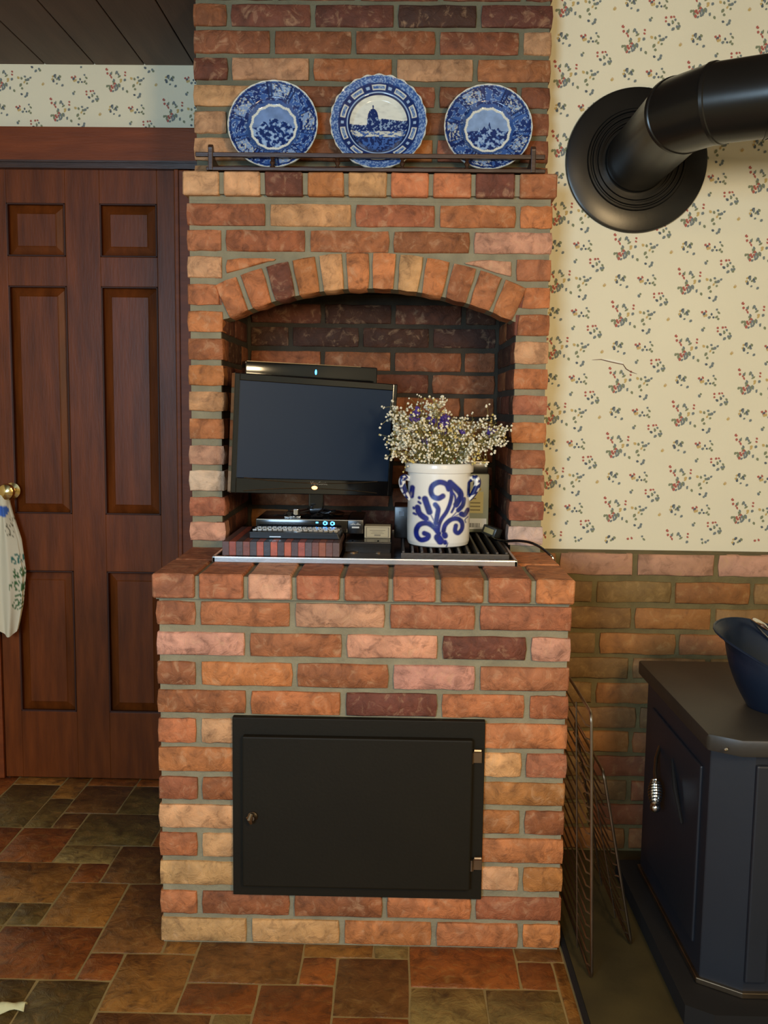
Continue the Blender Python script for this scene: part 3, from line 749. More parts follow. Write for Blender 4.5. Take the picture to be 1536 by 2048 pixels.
def paint_mid(x, y, seed=0):
    r = math.hypot(x, y); th = math.atan2(y, x)
    if r > .98: return CR*.8
    if r < .60:
        x_, y_2 = x, y+.04
        sky = CR*(.98-.25*max(0, fbm(x, y*2.2, 6, 3, 4)))
        n_ = fbm(x, y, 22, 9, 3)
        ht = .03
        if x_ > -.24: ht = .15
        if x_ > .06: ht = .17-.12*(x_-.06)
        dcx = -.12
        if abs(x_-dcx) < .12: ht = max(ht, .18)
        if abs(x_-dcx) < .11: ht = max(ht, .18+.20*math.sqrt(max(0, 1-((x_-dcx)/.11)**2)))
        if abs(x_-dcx) < .014: ht = max(ht, .46)
        if y_2 > ht: return sky
        if y_2 > -.10: return DB*1.1 if n_ < (.5 if y_2 > .16 else .24) else LB*.8
        if y_2 > -.22: return CR*.78 if fbm(x, y*3, 12, 5) > -.05 else MBL
        return DB*.9 if n_ < .05 else MBL*1.1
    if r < .635: return DB*.8
    seg = (th/(2*PI)*10) % 1
    if r < .655: return LB
    if .70 < r < .80:
        if .22 < seg < .78:
            e = min(seg-.22, .78-seg)
            if r < .715 or r > .785 or e < .04: return CR*.85
            return LB*.7 if fbm(x, y, 30, 2) > -.05 else MBL
        if abs(seg-.0) < .07 or abs(seg-1) < .07:
            if abs(r-.75) < .03: return LB
        return DB
    if r > .84:
        n_ = fbm(x, y, 30, 6)
        return LB*.7+MBL*.3 if n_ > .10 else MBL*.9
    return DB*1.15
def make_plate(cx_, zbot, dia, paint, label, flute, lean=11.0):
    R_ = dia/2; NR_, NT = 84, 252
    V = []; C_ = []
    prof = lambda t: (0 if t < .52 else (.55*((t-.52)/.12) if t < .64 else .55+.45*((t-.64)/.36)**1.2))*.020
    for i in range(NR_+1):
        t = i/NR_
        for k in range(NT):
            th = 2*PI*k/NT
            sc_ = 1+flute*.010*math.cos(th*24)*(t > .8)*((t-.8)/.2)
            r = t*R_*sc_
            h = prof(t)+flute*.0012*math.cos(th*24)*max(0, (t-.72)/.28)+.0004*math.sin(th*3)*t
            x, y = r*math.cos(th), r*math.sin(th)
            V.append((x, -h, y)); C_.append(paint(x/R_, y/R_))
    F_ = []
    for i in range(NR_):
        for k in range(NT):
            F_.append((i*NT+k, i*NT+(k+1) % NT, (i+1)*NT+(k+1) % NT, (i+1)*NT+k))
    off = len(V)
    for t in (1.0, .6, .45, 0.001):       # back of the plate
        for k in range(NT):
            th = 2*PI*k/NT; sc_ = 1+flute*.010*math.cos(th*24)*(t > .8)*((t-.8)/.2)
            V.append((t*R_*sc_*math.cos(th), -prof(t)+.0045, t*R_*sc_*math.sin(th))); C_.append(CR*.8)
    base = NR_*NT
    for k in range(NT): F_.append((base+k, base+(k+1) % NT, off+(k+1) % NT, off+k))
    for i in range(3):
        for k in range(NT): F_.append((off+i*NT+k, off+i*NT+(k+1) % NT, off+(i+1)*NT+(k+1) % NT, off+(i+1)*NT+k))
    mb = MB(); mb.v = V; mb.f = F_; mb.c = [tuple(float(q_) for q_ in np.clip(c, 0, 1)) for c in C_]
    la = math.radians(lean)
    ybot = YU-.006-.0045-dia*math.sin(la)
    m_ = Matrix.Translation((cx_, ybot+R_*math.sin(la), zbot+R_*math.cos(la))) @ Matrix.Rotation(-la, 4, 'X')
    o = mb.build('decorative_plate', m_plate, None, smooth=True, vcol=True, sharp=60)
    o.matrix_world = m_
    return tag(o, label, 'plate', 'blue and white plates on the shelf')
ptx = lambda px, Y: onY(px, 265, Y)[0]
zp = SZ+.0095
make_plate(ptx(547.5, 2.55), zp, .2320, lambda x, y: paint_side(x, y, 1, False), 'blue transferware plate showing a tower in its centre, nearest the door', 0.3, 10.5)
make_plate(ptx(757, 2.55), zp, .2480, paint_mid, 'largest blue and white plate with a fluted rim and a domed building', 1.0, 9.5)
make_plate(ptx(975, 2.55), zp, .2260, lambda x, y: paint_side(x, y, 4, True), 'blue transferware plate showing spires in its centre, nearest the stove pipe', 0.3, 10.5)

# ================================================================== COOKTOP
CZ = .8863
ct = empty('cooktop', (-.08, 2.5, CZ), 'steel-edged drop-in cooktop set in the brick ledge', 'cooktop')
cx0, cx1, cy0, cy1 = -.447, .2855, 2.243, 2.79
fr = MB()
fr.box(cx0, cx1, cy0, cy0+.012, CZ, CZ+.016).box(cx0, cx0+.010, cy0, cy1, CZ, CZ+.016).box(cx1-.010, cx1, cy0, cy1, CZ, CZ+.016).box(cx0, cx1, cy1-.012, cy1, CZ, CZ+.016)
fr.build('frame', m_steel, ct, bevel=.003)
MB().box(cx0+.01, cx1-.01, cy0+.012, cy1-.012, CZ-.004, CZ+.008).build('pan', m_cooktop, ct)
MB().box(-.135, -.018, cy0+.014, cy0+.11, CZ+.007, CZ+.0125).build('control_panel', m_oldsteel, ct, bevel=.002)
MB().box(-.135, -.018, cy0+.11, 2.74, CZ+.007, CZ+.040).build('vent_box', m_cooktop, ct, bevel=.003)
for px in (705, 756):
    kx_, ky_ = onZ(px, 1104, CZ+.012)
    k_ = MB().lathe([(.021, 0), (.022, .003), (.012, .006), (.010, .010), (0.0, .010)], (kx_, ky_, CZ+.0125), 'Z', 28)
    kk = k_.build('knob_skirt', m_chrome, ct, smooth=True)
    MB().lathe([(.009, .008), (.0085, .022), (.006, .026), (0, .026)], (kx_, ky_, CZ+.0125), 'Z', 20).box(kx_-.003, kx_+.003, ky_-.013, ky_+.013, CZ+.022, CZ+.040, .001).build('knob', m_plastic, ct, smooth=True)
gx_a, gx_b = .006, .268
ga = MB()
ga.box(gx_a, gx_b, cy0+.028, cy0+.036, CZ+.010, CZ+.026).box(gx_a, gx_b, 2.735, 2.743, CZ+.010, CZ+.026)
ga.build('grate_frame', m_grate, ct, bevel=.002)
for k in range(12):
    x = gx_a+.006+(gx_b-gx_a-.012)*k/11
    MB().prism([(x-.005, CZ+.012), (x+.005, CZ+.012), (x+.0028, CZ+.030), (x-.0028, CZ+.030)], cy0+.034, 2.737).build('grate_bar', m_grate, ct, bevel=.001)
GZ = CZ+.030

# ---- striped cutting block
cbk = empty('cutting_block', (-.283, 2.40, CZ+.016), 'butcher block of alternating red and dark end-grain strips at the front left of the cooktop', 'cutting board')
bk0, bk1 = -.4245, -.1415
NS = 17; sw = (bk1-bk0)/NS
ctn = [(92, 66, 62), (150, 74, 56), (84, 70, 70), (128, 74, 62), (76, 70, 74), (166, 84, 66), (64, 66, 76), (180, 92, 70), (78, 64, 68), (176, 88, 60), (86, 66, 68), (160, 80, 66), (92, 76, 80), (120, 72, 62), (150, 84, 54), (110, 72, 62), (96, 70, 62)]
m_strip = piece_mat('block_strip', .45, 30, .15, 90, .3, .3, .002)
for k in range(NS):
    b_ = MB().box(bk0+k*sw+.0002, bk0+(k+1)*sw-.0002, 2.258, 2.545, CZ+.0165, CZ+.0500).build('wood_strip', m_strip, cbk, color=S(*ctn[k]), bevel=.0008)
BZ = CZ+.0502

# ---- cable box, keyboard-like tray in front, small router
cb = empty('cable_box', (-.25, 2.46, BZ), 'black cable box with blue display lights under the monitor', 'set-top box')
cbx0, cbx1 = onY(513, 1060, 2.44)[0], onY(727, 1060, 2.44)[0]
MB().box(cbx0, -.1320, 2.430, 2.62, BZ, BZ+.036, .002).build('body', m_gloss, cb, smooth=True)
MB().box(-.1315, cbx1, 2.430, 2.62, BZ-.0005, BZ+.036, .002).build('end_panel', m_plastic, cb, smooth=True)
MB().box(cbx0+.002, cbx1-.002, 2.4285, 2.4305, BZ+.0335, BZ+.0350).build('top_trim', m_oldsteel, cb)
dd = MB()
for px, py, sx_, sz_ in ((634, 1054, .0030, .0016), (650, 1056, .0052, .0044), (664.5, 1057, .0052, .0040)):
    x, z = onY(px, py, 2.428)
    z = BZ+.0270+(1055-py)*.0006
    if sx_ < .004: dd.box(x-sx_, x+sx_, 2.4275, 2.430, z-sz_, z+sz_)
    else:
        dd.tube([(x+.0042*math.cos(a), 2.4285, z+.0042*math.sin(a)) for a in np.linspace(0, 2*PI, 14)[:-1]], .0014, 6, closed=True)
        dd.box(x+.005, x+.0062, 2.4275, 2.430, z-.003, z+.003)
dd.build('display_digits', m_bluelight, cb)
lg = MB(); lg.cur = S(200, 200, 196)
ex = (-.1315+cbx1)/2
for k in range(9):
    hh = [.002, .0035, .006, .0035, .002, .0035, .006, .0035, .002][k]
    lg.box(ex-.012+k*.003-.0007, ex-.012+k*.003+.0007, 2.4288, 2.4300, BZ+.0225, BZ+.0225+hh)
lg.box(ex-.0095, ex+.0095, 2.4288, 2.4300, BZ+.0145, BZ+.0185)
lg.build('logo', m_vc, cb, vcol=True)
tr = empty('keyboard', (-.25, 2.33, BZ), 'slim black keyboard with pale glinting keys on the butcher block', 'keyboard')
t0, t1 = -.372, -.1445
mb = MB(); mb.add([(t0+.004, 2.315, BZ), (t1, 2.315, BZ), (t1+.002, 2.400, BZ), (t0-.002, 2.400, BZ), (t0+.004, 2.315, BZ+.0165), (t1-.006, 2.315, BZ+.0155), (t1+.002, 2.400, BZ+.0195), (t0-.002, 2.400, BZ+.0195)],
    [(0, 1, 2, 3), (4, 5, 6, 7), (0, 1, 5, 4), (1, 2, 6, 5), (2, 3, 7, 6), (3, 0, 4, 7)])
mb.build('case', m_plastic, tr, bevel=.002)
kz_ = MB()
for r in range(3):
    for k in range(17):
        x = t0+.008+k*.0127+r*.003; y = 2.345+r*.018
        if x > t1-.012: continue
        z = BZ+.0162+(y-2.315)*.04
        kz_.prismz([(x, y), (x+.0095, y+.001), (x+.0105, y+.013), (x+.001, y+.012)], z, z+.0022)
kz_.build('keys', m_steel, tr)['label'] = 'silvery glinting keys'
MB().box(-.318, -.290, 2.3135, 2.3152, BZ+.004, BZ+.0062).build('front_badge', m_steel, tr)
# beige card box with printed label
pb = empty('card_box', (-.06, 2.44, CZ+.04), 'small beige printed card box beside the cable box', 'box')
px0, px1 = onY(729, 1060, 2.425)[0], onY(781, 1060, 2.425)[0]
MB().box(px0, px1, 2.425, 2.47, CZ+.0405, CZ+.071, .001).build('carton', simple('beige_card', S(178, 164, 132), .7), pb)
lb = MB(); lb.cur = S(120, 108, 84); zc = CZ+.0405
for (a, b_, c, d) in ((.06, .94, .06, .09), (.06, .94, .88, .91), (.06, .09, .06, .9), (.91, .94, .06, .9), (.2, .8, .62, .66), (.3, .7, .5, .53), (.25, .75, .38, .41), (.38, .62, .18, .3)):
    lb.box(px0+(px1-px0)*a, px0+(px1-px0)*b_, 2.4243, 2.4252, zc+.0305*c, zc+.0305*d)
lb.build('label_print', m_vc, pb, vcol=True)
# black device with grey sticker, left of the crock
dv = empty('speaker_box', (.02, 2.56, GZ), 'black boxy device with a grey sticker between the monitor and the crock', 'device')
MB().box(-.012, .052, 2.50, 2.62, GZ, GZ+.085, .004).build('case', m_plastic, dv, smooth=True)
MB().box(.000, .014, 2.4990, 2.5000, GZ+.060, GZ+.072).build('sticker', simple('grey_sticker', S(120, 128, 138), .5), dv)

# ================================================================== MONITOR AND BAR
tv = empty('monitor', (-.21, 2.52, BZ), 'black flat-screen monitor turned slightly to the right, standing in the arched niche', 'monitor')
pA, pB = np.array([onY(463, 865, 2.41)[0], 2.41, 0]), np.array([onY(786, 880, 2.60)[0], 2.60, 0])
TW = float(np.linalg.norm(pB-pA)); ang = math.atan2(pB[1]-pA[1], pB[0]-pA[0])
zt0 = onY(468, 742, 2.41)[1]; zb0 = onY(456, 985, 2.41)[1]
TH = zt0-zb0-.004
mc = (pA+pB)/2
roll = math.radians(2.6)
Mt = Matrix.Translation((mc[0], mc[1], (zt0+zb0)/2-.012)) @ Matrix.Rotation(ang, 4, 'Z') @ Matrix.Rotation(roll, 4, 'Y')
def tbuild(mb, name, mat, **k):
    mb.xform(Mt); return mb.build(name, mat, tv, **k)
hw, hh_ = TW/2, TH/2
bez = MB()
bl, br, bt, bb_ = .013, .013, .018, .040
pb_ = [(-hw, -hh_), (hw, -hh_), (hw, hh_), (-hw, hh_)]
bez.box(-hw, -hw+bl, -.012, .02, -hh_, hh_).box(hw-br, hw, -.012, .02, -hh_, hh_).box(-hw+bl, hw-br, -.012, .02, hh_-bt, hh_).box(-hw+bl, hw-br, -.012, .02, -hh_, -hh_+bb_)
tbuild(bez, 'bezel', m_gloss, bevel=.002)
tbuild(MB().box(-hw+bl, hw-br, -.008, .0, -hh_+bb_, hh_-bt), 'screen', m_screen)
tbuild(MB().box(-hw+.02, hw-.02, .02, .045, -hh_+.03, hh_-.02), 'back_shell', m_plastic, bevel=.008)
# chrome accent lines curving along the chin
ac = MB()
for (z_a, amp, sg) in ((-hh_+.040, -.010, 1), (-hh_+.006, .010, 1)):
    ac.tube([(x, -.0125, z_a+amp*(1-(x/(hw*.85))**2)) for x in np.linspace(-hw*.85, hw*.8, 24)], .0013, 6)
tbuild(ac, 'chin_trim', m_oldsteel)
tbuild(MB().ball((0.0, -.013, -hh_+.018), .005, 2, (1.7, .6, 1)), 'power_light', m_orangelight)
cu = bpy.data.curves.new('brand_text', 'FONT'); cu.body = 'ViewSonic'; cu.size = .0115; cu.align_x = 'CENTER'; cu.extrude = .0003
to = bpy.data.objects.new('brand_curve', cu); COL.objects.link(to)
bpy.context.view_layer.update()
me_t = bpy.data.meshes.new_from_object(to.evaluated_get(bpy.context.evaluated_depsgraph_get()))
bpy.data.objects.remove(to, do_unlink=True)
me_t.transform(Mt @ Matrix.Translation((0.012, -.0128, -hh_+.0265)) @ Matrix.Rotation(PI/2, 4, 'X'))
me_t.materials.clear(); me_t.materials.append(simple('logo_silver', S(150, 146, 132), .4))
put(bpy.data.objects.new('brand_lettering', me_t), tv)
cxm, cym = float(mc[0]), float(mc[1])
st = MB(); st.box(cxm-.02, cxm+.02, cym+.03, cym+.055, BZ+.036, zb0+.09)
st.build('stand_neck', m_gloss, tv, bevel=.004)
MB().lathe([(0, 0), (.075, 0), (.078, .004), (.07, .008), (.02, .014), (0, .014)], (cxm+.0, cym+.035, BZ+.0365), 'Z', 40).xform(Matrix.Translation((0, 0, 0))).build('stand_base', m_gloss, tv, smooth=True)
# cable and clutter just below the screen
cl = MB()
rc = random.Random(4)
for k in range(6):
    p0 = Vector((cxm-.10+rc.uniform(0, .2), 2.46+rc.uniform(-.01, .03), BZ+.040)); pts = [p0]
    for _ in range(8): pts.append(pts[-1]+Vector((rc.uniform(-.022, .030), rc.uniform(-.012, .012), rc.uniform(-.003, .006))))
    for q_ in pts: q_.z = max(q_.z, BZ+.0385); q_.y = min(max(q_.y, 2.44), 2.50)
    cl.tube(pts, .0022, 6)
tag(cl.build('cable_tangle', m_plastic, smooth=True), 'tangle of thin black cables on top of the cable box', 'cables')
wc = MB(); wx, wz = onY(578, 1002, 2.45)
wc.lathe([(0, 0), (.007, 0), (.008, .004), (.008, .014), (.005, .018), (0, .018)], (wx, 2.448, BZ+.046), 'Y', 16)
wcm = empty('webcam', (wx, 2.45, BZ+.036), 'little glossy black webcam on top of the cable box', 'webcam')
wc.build('lens_barrel', m_gloss, wcm, smooth=True)
MB().box(wx+.012, wx+.024, 2.447, 2.462, BZ+.0365, BZ+.060, .002).box(wx-.012, wx+.03, 2.448, 2.464, BZ+.0365, BZ+.041, .001).build('clip', m_chrome, wcm)
# bar behind the top of the monitor
sbx0, sbx1 = onY(497, 735, 2.56)[0], onY(755, 750, 2.66)[0]
sbar = empty('speaker_bar', ((sbx0+sbx1)/2, 2.6, onY(620, 745, 2.6)[1]), 'slim black bar with a blue light sitting behind the top of the monitor', 'speaker bar')
zb1 = onY(497, 722, 2.55)[1]
pS0, pS1 = Vector((sbx0, 2.505, zb1-.023)), Vector((sbx1, 2.655, onY(755, 737, 2.66)[1]-.020))
dS = pS1-pS0; LS = dS.length
Ms = Matrix.Translation((pS0+pS1)/2) @ dS.to_track_quat('X', 'Z').to_matrix().to_4x4()
MB().box(-LS/2, LS/2, 0, .04, -.024, .022, .004).xform(Ms).build('body', m_gloss, sbar, smooth=True)
MB().box(-LS/2+.004, LS/2-.05, -.001, .004, .0205, .0222).xform(Ms).build('trim_line', m_oldsteel, sbar)
MB().ball((LS*(.52-.5), -.001, .001), .0028, 2, (1, .5, 2.6)).xform(Ms).build('blue_light', m_bluelight, sbar)
# bar rests on a small clip standing on the monitor's back
tbuild(MB().box(-.05, .05, .045, .075, hh_-.10, hh_-.02), 'bar_bracket', m_plastic)

# ================================================================== CROCK WITH DRIED FLOWERS
KX, KY, KZ = .1010, 2.410, GZ
kr = empty('stoneware_crock', (KX, KY, KZ), 'salt-glazed stoneware crock with cobalt blue brushed scrolls on the cooktop grate', 'crock')
HK = .2085
prof = [(.070, 0), (.0762, .003), (.0790, .012), (.0800, .05), (.0795, .09), (.0790, .13), (.0795, .165), (.0798, HK-.0245), (.0812, HK-.0240), (.0862, HK-.0225), (.0872, HK-.012), (.0868, HK-.003), (.084, HK), (.080, HK-.001), (.077, HK-.006), (.0755, HK-.03), (.075, .02), (0.001, .015)]
fine = [prof[0]]
for i in range(1, len(prof)):
    a, b_ = prof[i-1], prof[i]; d = math.hypot(a[0]-b_[0], a[1]-b_[1]); ns = max(1, int(d/.0013)) if i < 13 else 2
    for k in range(1, ns+1): fine.append((a[0]+(b_[0]-a[0])*k/ns, a[1]+(b_[1]-a[1])*k/ns))
strokes = [
 ([(770,1400),(760,1250),(800,1100),(900,950),(960,800),(985,650),(960,540),(930,470)], 58), ([(930,560),(880,470),(760,440),(650,500),(620,600),(660,690),(750,720),(830,680)], 74),
 ([(950,450),(1040,530),(1130,620),(1150,700),(1100,780),(1070,830)], 90), ([(985,600),(1050,700),(1040,850),(990,960)], 34), ([(700,830),(750,900),(740,1000),(715,1150)], 70),
 ([(770,1330),(680,1220),(560,1160),(440,1190),(380,1290),(390,1400),(460,1460),(560,1430),(590,1370),(520,1340)], 72), ([(850,1290),(880,1180),(980,1090),(1100,1080),(1180,1150),(1185,1260),(1120,1330),(1060,1290),(1070,1200)], 66),
 ([(520,740),(560,850),(600,960)], 88), ([(600,960),(690,1130)], 16), ([(420,725),(424,728)], 46), ([(410,800),(440,820)], 36), ([(395,900),(430,1000),(540,1080)], 84), ([(540,1080),(650,1150)], 16),
 ([(330,915),(332,918)], 44), ([(330,1010),(370,1020)], 36), ([(1210,750),(1190,850),(1110,930)], 70), ([(1110,930),(960,1080)], 16), ([(1285,950),(1230,1020),(1165,1000)], 74), ([(1160,990),(980,1060)], 14),
 ([(1295,1070),(1240,1110),(1255,1160)], 18), ([(755,1400),(800,1460)], 110), ([(870,1350),(880,1370)], 84), ([(880,1480),(885,1490)], 66), ([(930,1500),(905,1580)], 18), ([(1325,480),(1320,680)], 84), ([(300,560),(285,710)], 70),
 ([(720,1200),(770,1330)], 40)]
segsK = []
def crom(P_):
    if len(P_) < 3: return P_
    o_ = []
    for i in range(len(P_)-1):
        p0, p1, p2, p3 = [np.array(P_[max(0, min(len(P_)-1, j))], float) for j in (i-1, i, i+1, i+2)]
        for t in (0, .2, .4, .6, .8): o_.append(tuple(.5*((2*p1)+(-p0+p2)*t+(2*p0-5*p1+4*p2-p3)*t*t+(-p0+3*p1-3*p2+p3)*t**3)))
    return o_+[P_[-1]]
for pts, wd in strokes:
    pts = crom(pts); wd *= 1.28
    for i in range(len(pts)-1):
        segsK.append((*pts[i], *pts[i+1], wd/2))
segsK = np.array(segsK, float)
BODY = np.array(S(240, 237, 228)); COB = np.array(S(24, 44, 150)); COB2 = np.array(S(18, 32, 92))
NT = 320
mb = MB(); V = []; cc = []
for (r, h) in fine:
    for k in range(NT):
        V.append((r*math.cos(2*PI*k/NT), r*math.sin(2*PI*k/NT), h))
V = np.array(V)
ux = 782+567*(V[:, 0]/.0800)              # unrolled picture frame of the decoration, facing the room
uy = 1590-(V[:, 2])/(HK)*(1590-130)
col = np.tile(BODY, (len(V), 1))
front = (V[:, 1] < .005) & (V[:, 2] < HK-.03) & (np.hypot(V[:, 0], V[:, 1]) > .0755)
idx = np.nonzero(front)[0]
P = np.stack([ux[idx], uy[idx]], 1)
best = np.full(len(idx), 1e9)
for s_ in segsK:
    a = s_[:2]; b_ = s_[2:4]; d = b_-a; t = np.clip(((P-a)@d)/max(d@d, 1e-6), 0, 1)
    dist = np.hypot(*(P-(a+t[:, None]*d)).T)-s_[4]; best = np.minimum(best, dist)
al = np.clip(.5-best/22, 0, 1)
nz = np.array([noise.noise(Vector((p_[0]*.012, p_[1]*.012, 0)))*.5+.5 for p_ in P])
colr = COB[None]*(nz[:, None])+COB2[None]*(1-nz[:, None])
col[idx] = col[idx]*(1-al[:, None])+colr*al[:, None]
mb.v = [(x+KX, y+KY, z+KZ) for x, y, z in V]
mb.f = [(i*NT+k, i*NT+(k+1) % NT, (i+1)*NT+(k+1) % NT, (i+1)*NT+k) for i in range(len(fine)-1) for k in range(NT)]
mb.f.append(tuple(range(NT)))
mb.c = [tuple(map(float, c)) for c in col]
mb.build('body', m_crock, kr, smooth=True, vcol=True, sharp=50)
for a0 in (math.radians(196), math.radians(-12)):
    dx_, dy_ = math.cos(a0), math.sin(a0)
    pts = []; rr = []
    for t in np.linspace(0, 1, 24):
        an = PI*t; out = .076+.022*math.sin(an)
        zz_ = KZ+.140-.024*math.cos(an)+.020*math.sin(an)
        pts.append((KX+dx_*out, KY+dy_*out, zz_)); rr.append(.0060+.0030*math.sin(an))
    h_ = MB().tube(pts, rr, 14)
    h_.c = [tuple(map(float, (COB2*1.2 if (noise.noise(Vector(v_)*95) > -.05) else BODY))) for v_ in h_.v]
    h_.build('handle', m_crock, kr, smooth=True, vcol=True)
bq = empty('dried_bouquet', (KX, KY, KZ+.02), 'bunch of dried white baby\'s breath and purple statice in the stoneware crock', 'dried flowers')
rf = random.Random(21)
stems, wh, ye, pu = MB(), MB(), MB(), MB()
def env(px):     # top of the flower cloud over x, in the photograph
    xs_ = [742, 760, 790, 820, 850, 868, 885, 910, 940, 970, 1000, 1030]; ys_ = [835, 812, 805, 808, 790, 790, 815, 840, 835, 822, 838, 850]
    return float(np.interp(px, xs_, ys_))
def envb(px):
    return float(np.interp(px, [742, 770, 800, 830, 920, 950, 990, 1030], [870, 915, 925, 932, 932, 925, 905, 870]))
tips = []
for k in range(110):
    px = rf.triangular(746, 1024, 850) if k % 3 else rf.uniform(748, 1020)
    top = env(px)+6; bot = envb(px)-8
    py = top+(bot-top)*rf.random()**1.25
    Yt = KY+rf.uniform(-.085, .07)
    x, z = onY(px, py, Yt); tip = Vector((x, Yt, z))
    a = rf.uniform(0, 2*PI); rr = rf.uniform(0, .05)
    base_ = Vector((KX+rr*math.cos(a)*.6, KY+rr*math.sin(a)*.6, KZ+.03))
    mid = Vector((KX+(x-KX)*.42, KY+(Yt-KY)*.42, KZ+HK+.006+.2*(z-KZ-HK)))
    rim = Vector((KX, KY)).to_2d() if False else None
    d2 = math.hypot(mid.x-KX, mid.y-KY)
    if d2 > .062: mid.x = KX+(mid.x-KX)*.062/d2; mid.y = KY+(mid.y-KY)*.062/d2
    pts = [base_.lerp(mid, t) for t in (0, .5)]+[mid.lerp(tip, t)+Vector((0, 0, .008*math.sin(PI*t))) for t in (0, .25, .5, .75, 1)]
    stems.tube(pts, [.0013, .0012, .0011, .0010, .0009, .0007, .0005], 4)
    pale = rf.random() < .22
    nb = rf.randint(9, 15)
    for _ in range(nb):
        d = Vector((rf.gauss(0, .014), rf.gauss(0, .014), rf.gauss(0.002, .012)))
        st_ = tip.lerp(mid, rf.uniform(0, .35)); en = st_+d
        stems.tube([st_, st_.lerp(en, .5)+Vector((0, 0, .002)), en], .00045, 3)
        for __ in range(rf.randint(1, 3)):
            c_ = en+Vector((rf.gauss(0, .0035), rf.gauss(0, .0035), rf.gauss(0, .003)))
            (ye if pale and rf.random() < .6 else wh).ball(c_, rf.uniform(.0023, .0038), 1)
for (px, py, s_) in ((833, 824, 9), (829, 840, 8), (866, 842, 9), (890, 838, 12), (884, 858, 11), (893, 848, 9), (852, 882, 7), (923, 862, 6), (981, 862, 7)):
    x, z = onY(px, py, KY-.03)
    for _ in range(int(s_*3.4)):
        c_ = Vector((x+rf.gauss(0, .0045*s_/9), KY-.03+rf.gauss(0, .005), z+rf.gauss(0, .0045*s_/9)))
        pu.ball(c_, rf.uniform(.0030, .0052), 1, (1, 1, rf.uniform(.7, 1.5)))
    stems.tube([(KX+(x-KX)*.3, KY, KZ+HK-.02), (x, KY-.028, z-.004)], .0009, 4)
o = stems.build('stems', m_stem, bq); o['kind'] = 'stuff'
o = wh.build('white_blossoms', m_blossom, bq); o['kind'] = 'stuff'
o = ye.build('yellowed_blossoms', m_blossom2, bq); o['kind'] = 'stuff'
o = pu.build('purple_blossoms', m_statice, bq); o['kind'] = 'stuff'

# ---- rectangular tin behind the crock
tin = empty('rectangular_tin', (.245, 2.66, GZ), 'upright grey-green tin with a printed label and barcode sticker behind the crock', 'tin')
tx1 = onY(978, 1000, 2.64)[0]; tx0 = tx1-.10
MB().box(tx0, tx1, 2.64, 2.70, GZ, GZ+.165, .006).build('can', simple('tin_grey_green', S(150, 158, 142), .4, var=.1), tin, smooth=True)
MB().box(tx0+.004, tx1-.004, 2.644, 2.696, GZ+.165, GZ+.196, .003).build('dark_cap', m_plastic, tin, smooth=True)
MB().box(tx0+.002, tx1-.002, 2.642, 2.698, GZ+.196, GZ+.199).build('cap_rim', m_steel, tin)
tp = MB(); Yt = 2.6388
tp.cur = S(196, 186, 130); tp.box(tx0+.03, tx1-.016, Yt, Yt+.001, GZ+.055, GZ+.115)
tp.cur = S(226, 232, 238); tp.box(tx0+.038, tx1-.006, Yt-.0004, Yt+.001, GZ+.010, GZ+.040)
tp.cur = S(40, 44, 52)
bxx = tx0+.043
for wdt in (1, .5, 2, .7, 1, 1.6, .5, 1, .6, 1.4, .8, .5, 1.2): tp.box(bxx, bxx+.0013*wdt, Yt-.0008, Yt+.001, GZ+.015, GZ+.027); bxx += .0013*wdt+.0013
tp.cur = S(120, 110, 70)
for zz_ in (.104, .094, .082, .072, .062): tp.box(tx0+.048, tx1-.024-(.012 if zz_ > .09 else 0), Yt-.0005, Yt+.001, GZ+zz_, GZ+zz_+.0035)
tp.cur = S(176, 150, 60); tp.ball((tx1-.035, Yt+.0005, GZ+.122), .012, 2, (1.1, .05, .5))
tp.cur = S(36, 48, 60); tp.tube([(tx1-.046+.016*math.cos(a), Yt, GZ+.138+.016*math.sin(a)) for a in np.linspace(-.4, 1.9, 12)], .0028, 6)
tp.ball((tx1-.040, Yt+.0005, GZ+.136), .006, 2, (1, .05, 1.3))
tp.build('label_print', m_vc, tin, vcol=True)
# ---- small boxy thing tilted on the grate
sb_x, sb_y = onZ(982, 1072, GZ+.006)
smb = MB().box(-.021, .021, -.020, .020, 0, .026, .004).xform(Matrix.Translation((sb_x, sb_y+.02, GZ+.004)) @ Matrix.Rotation(math.radians(18), 4, 'Y') @ Matrix.Rotation(math.radians(-32), 4, 'Z'))
smt = empty('power_adapter', (sb_x, sb_y+.02, GZ), 'small grey-black power adapter lying tilted on the grate by the pillar', 'adapter')
smb.build('case', simple('adapter_grey', S(52, 54, 50), .3, var=.2, vscale=60), smt, smooth=True)
MB().box(-.014, .014, -.0205, -.0198, .006, .020).xform(Matrix.Translation((sb_x, sb_y+.02, GZ+.004)) @ Matrix.Rotation(math.radians(18), 4, 'Y') @ Matrix.Rotation(math.radians(-32), 4, 'Z')).build('label', simple('adapter_label', S(150, 142, 100), .5), smt)
# ---- power cord over the ledge
cp = []
for (px, py, Y) in ((975, 1066, 2.56), (990, 1079, 2.50), (1010, 1082, 2.47), (1035, 1081.5, 2.46), (1060, 1085, 2.45), (1080, 1094, 2.44), (1097, 1107, 2.43), (1106, 1117, 2.425), (1108, 1135, 2.425), (1110, 1180, 2.44)):
    x, z = onY(px, py, Y); cp.append(Vector((x, Y, z)))
cp = [Vector((v.x, v.y, max(v.z, CZ+.0045) if v.x < LXR else v.z)) for v in cp]
cpp = []
for i in range(len(cp)-1):
    p0, p1, p2, p3 = cp[max(i-1, 0)], cp[i], cp[i+1], cp[min(i+2, len(cp)-1)]
    for t in (0, .25, .5, .75):
        cpp.append(.5*((2*p1)+(-p0+p2)*t+(2*p0-5*p1+4*p2-p3)*t*t+(-p0+3*p1-3*p2+p3)*t**3))
cpp.append(cp[-1])
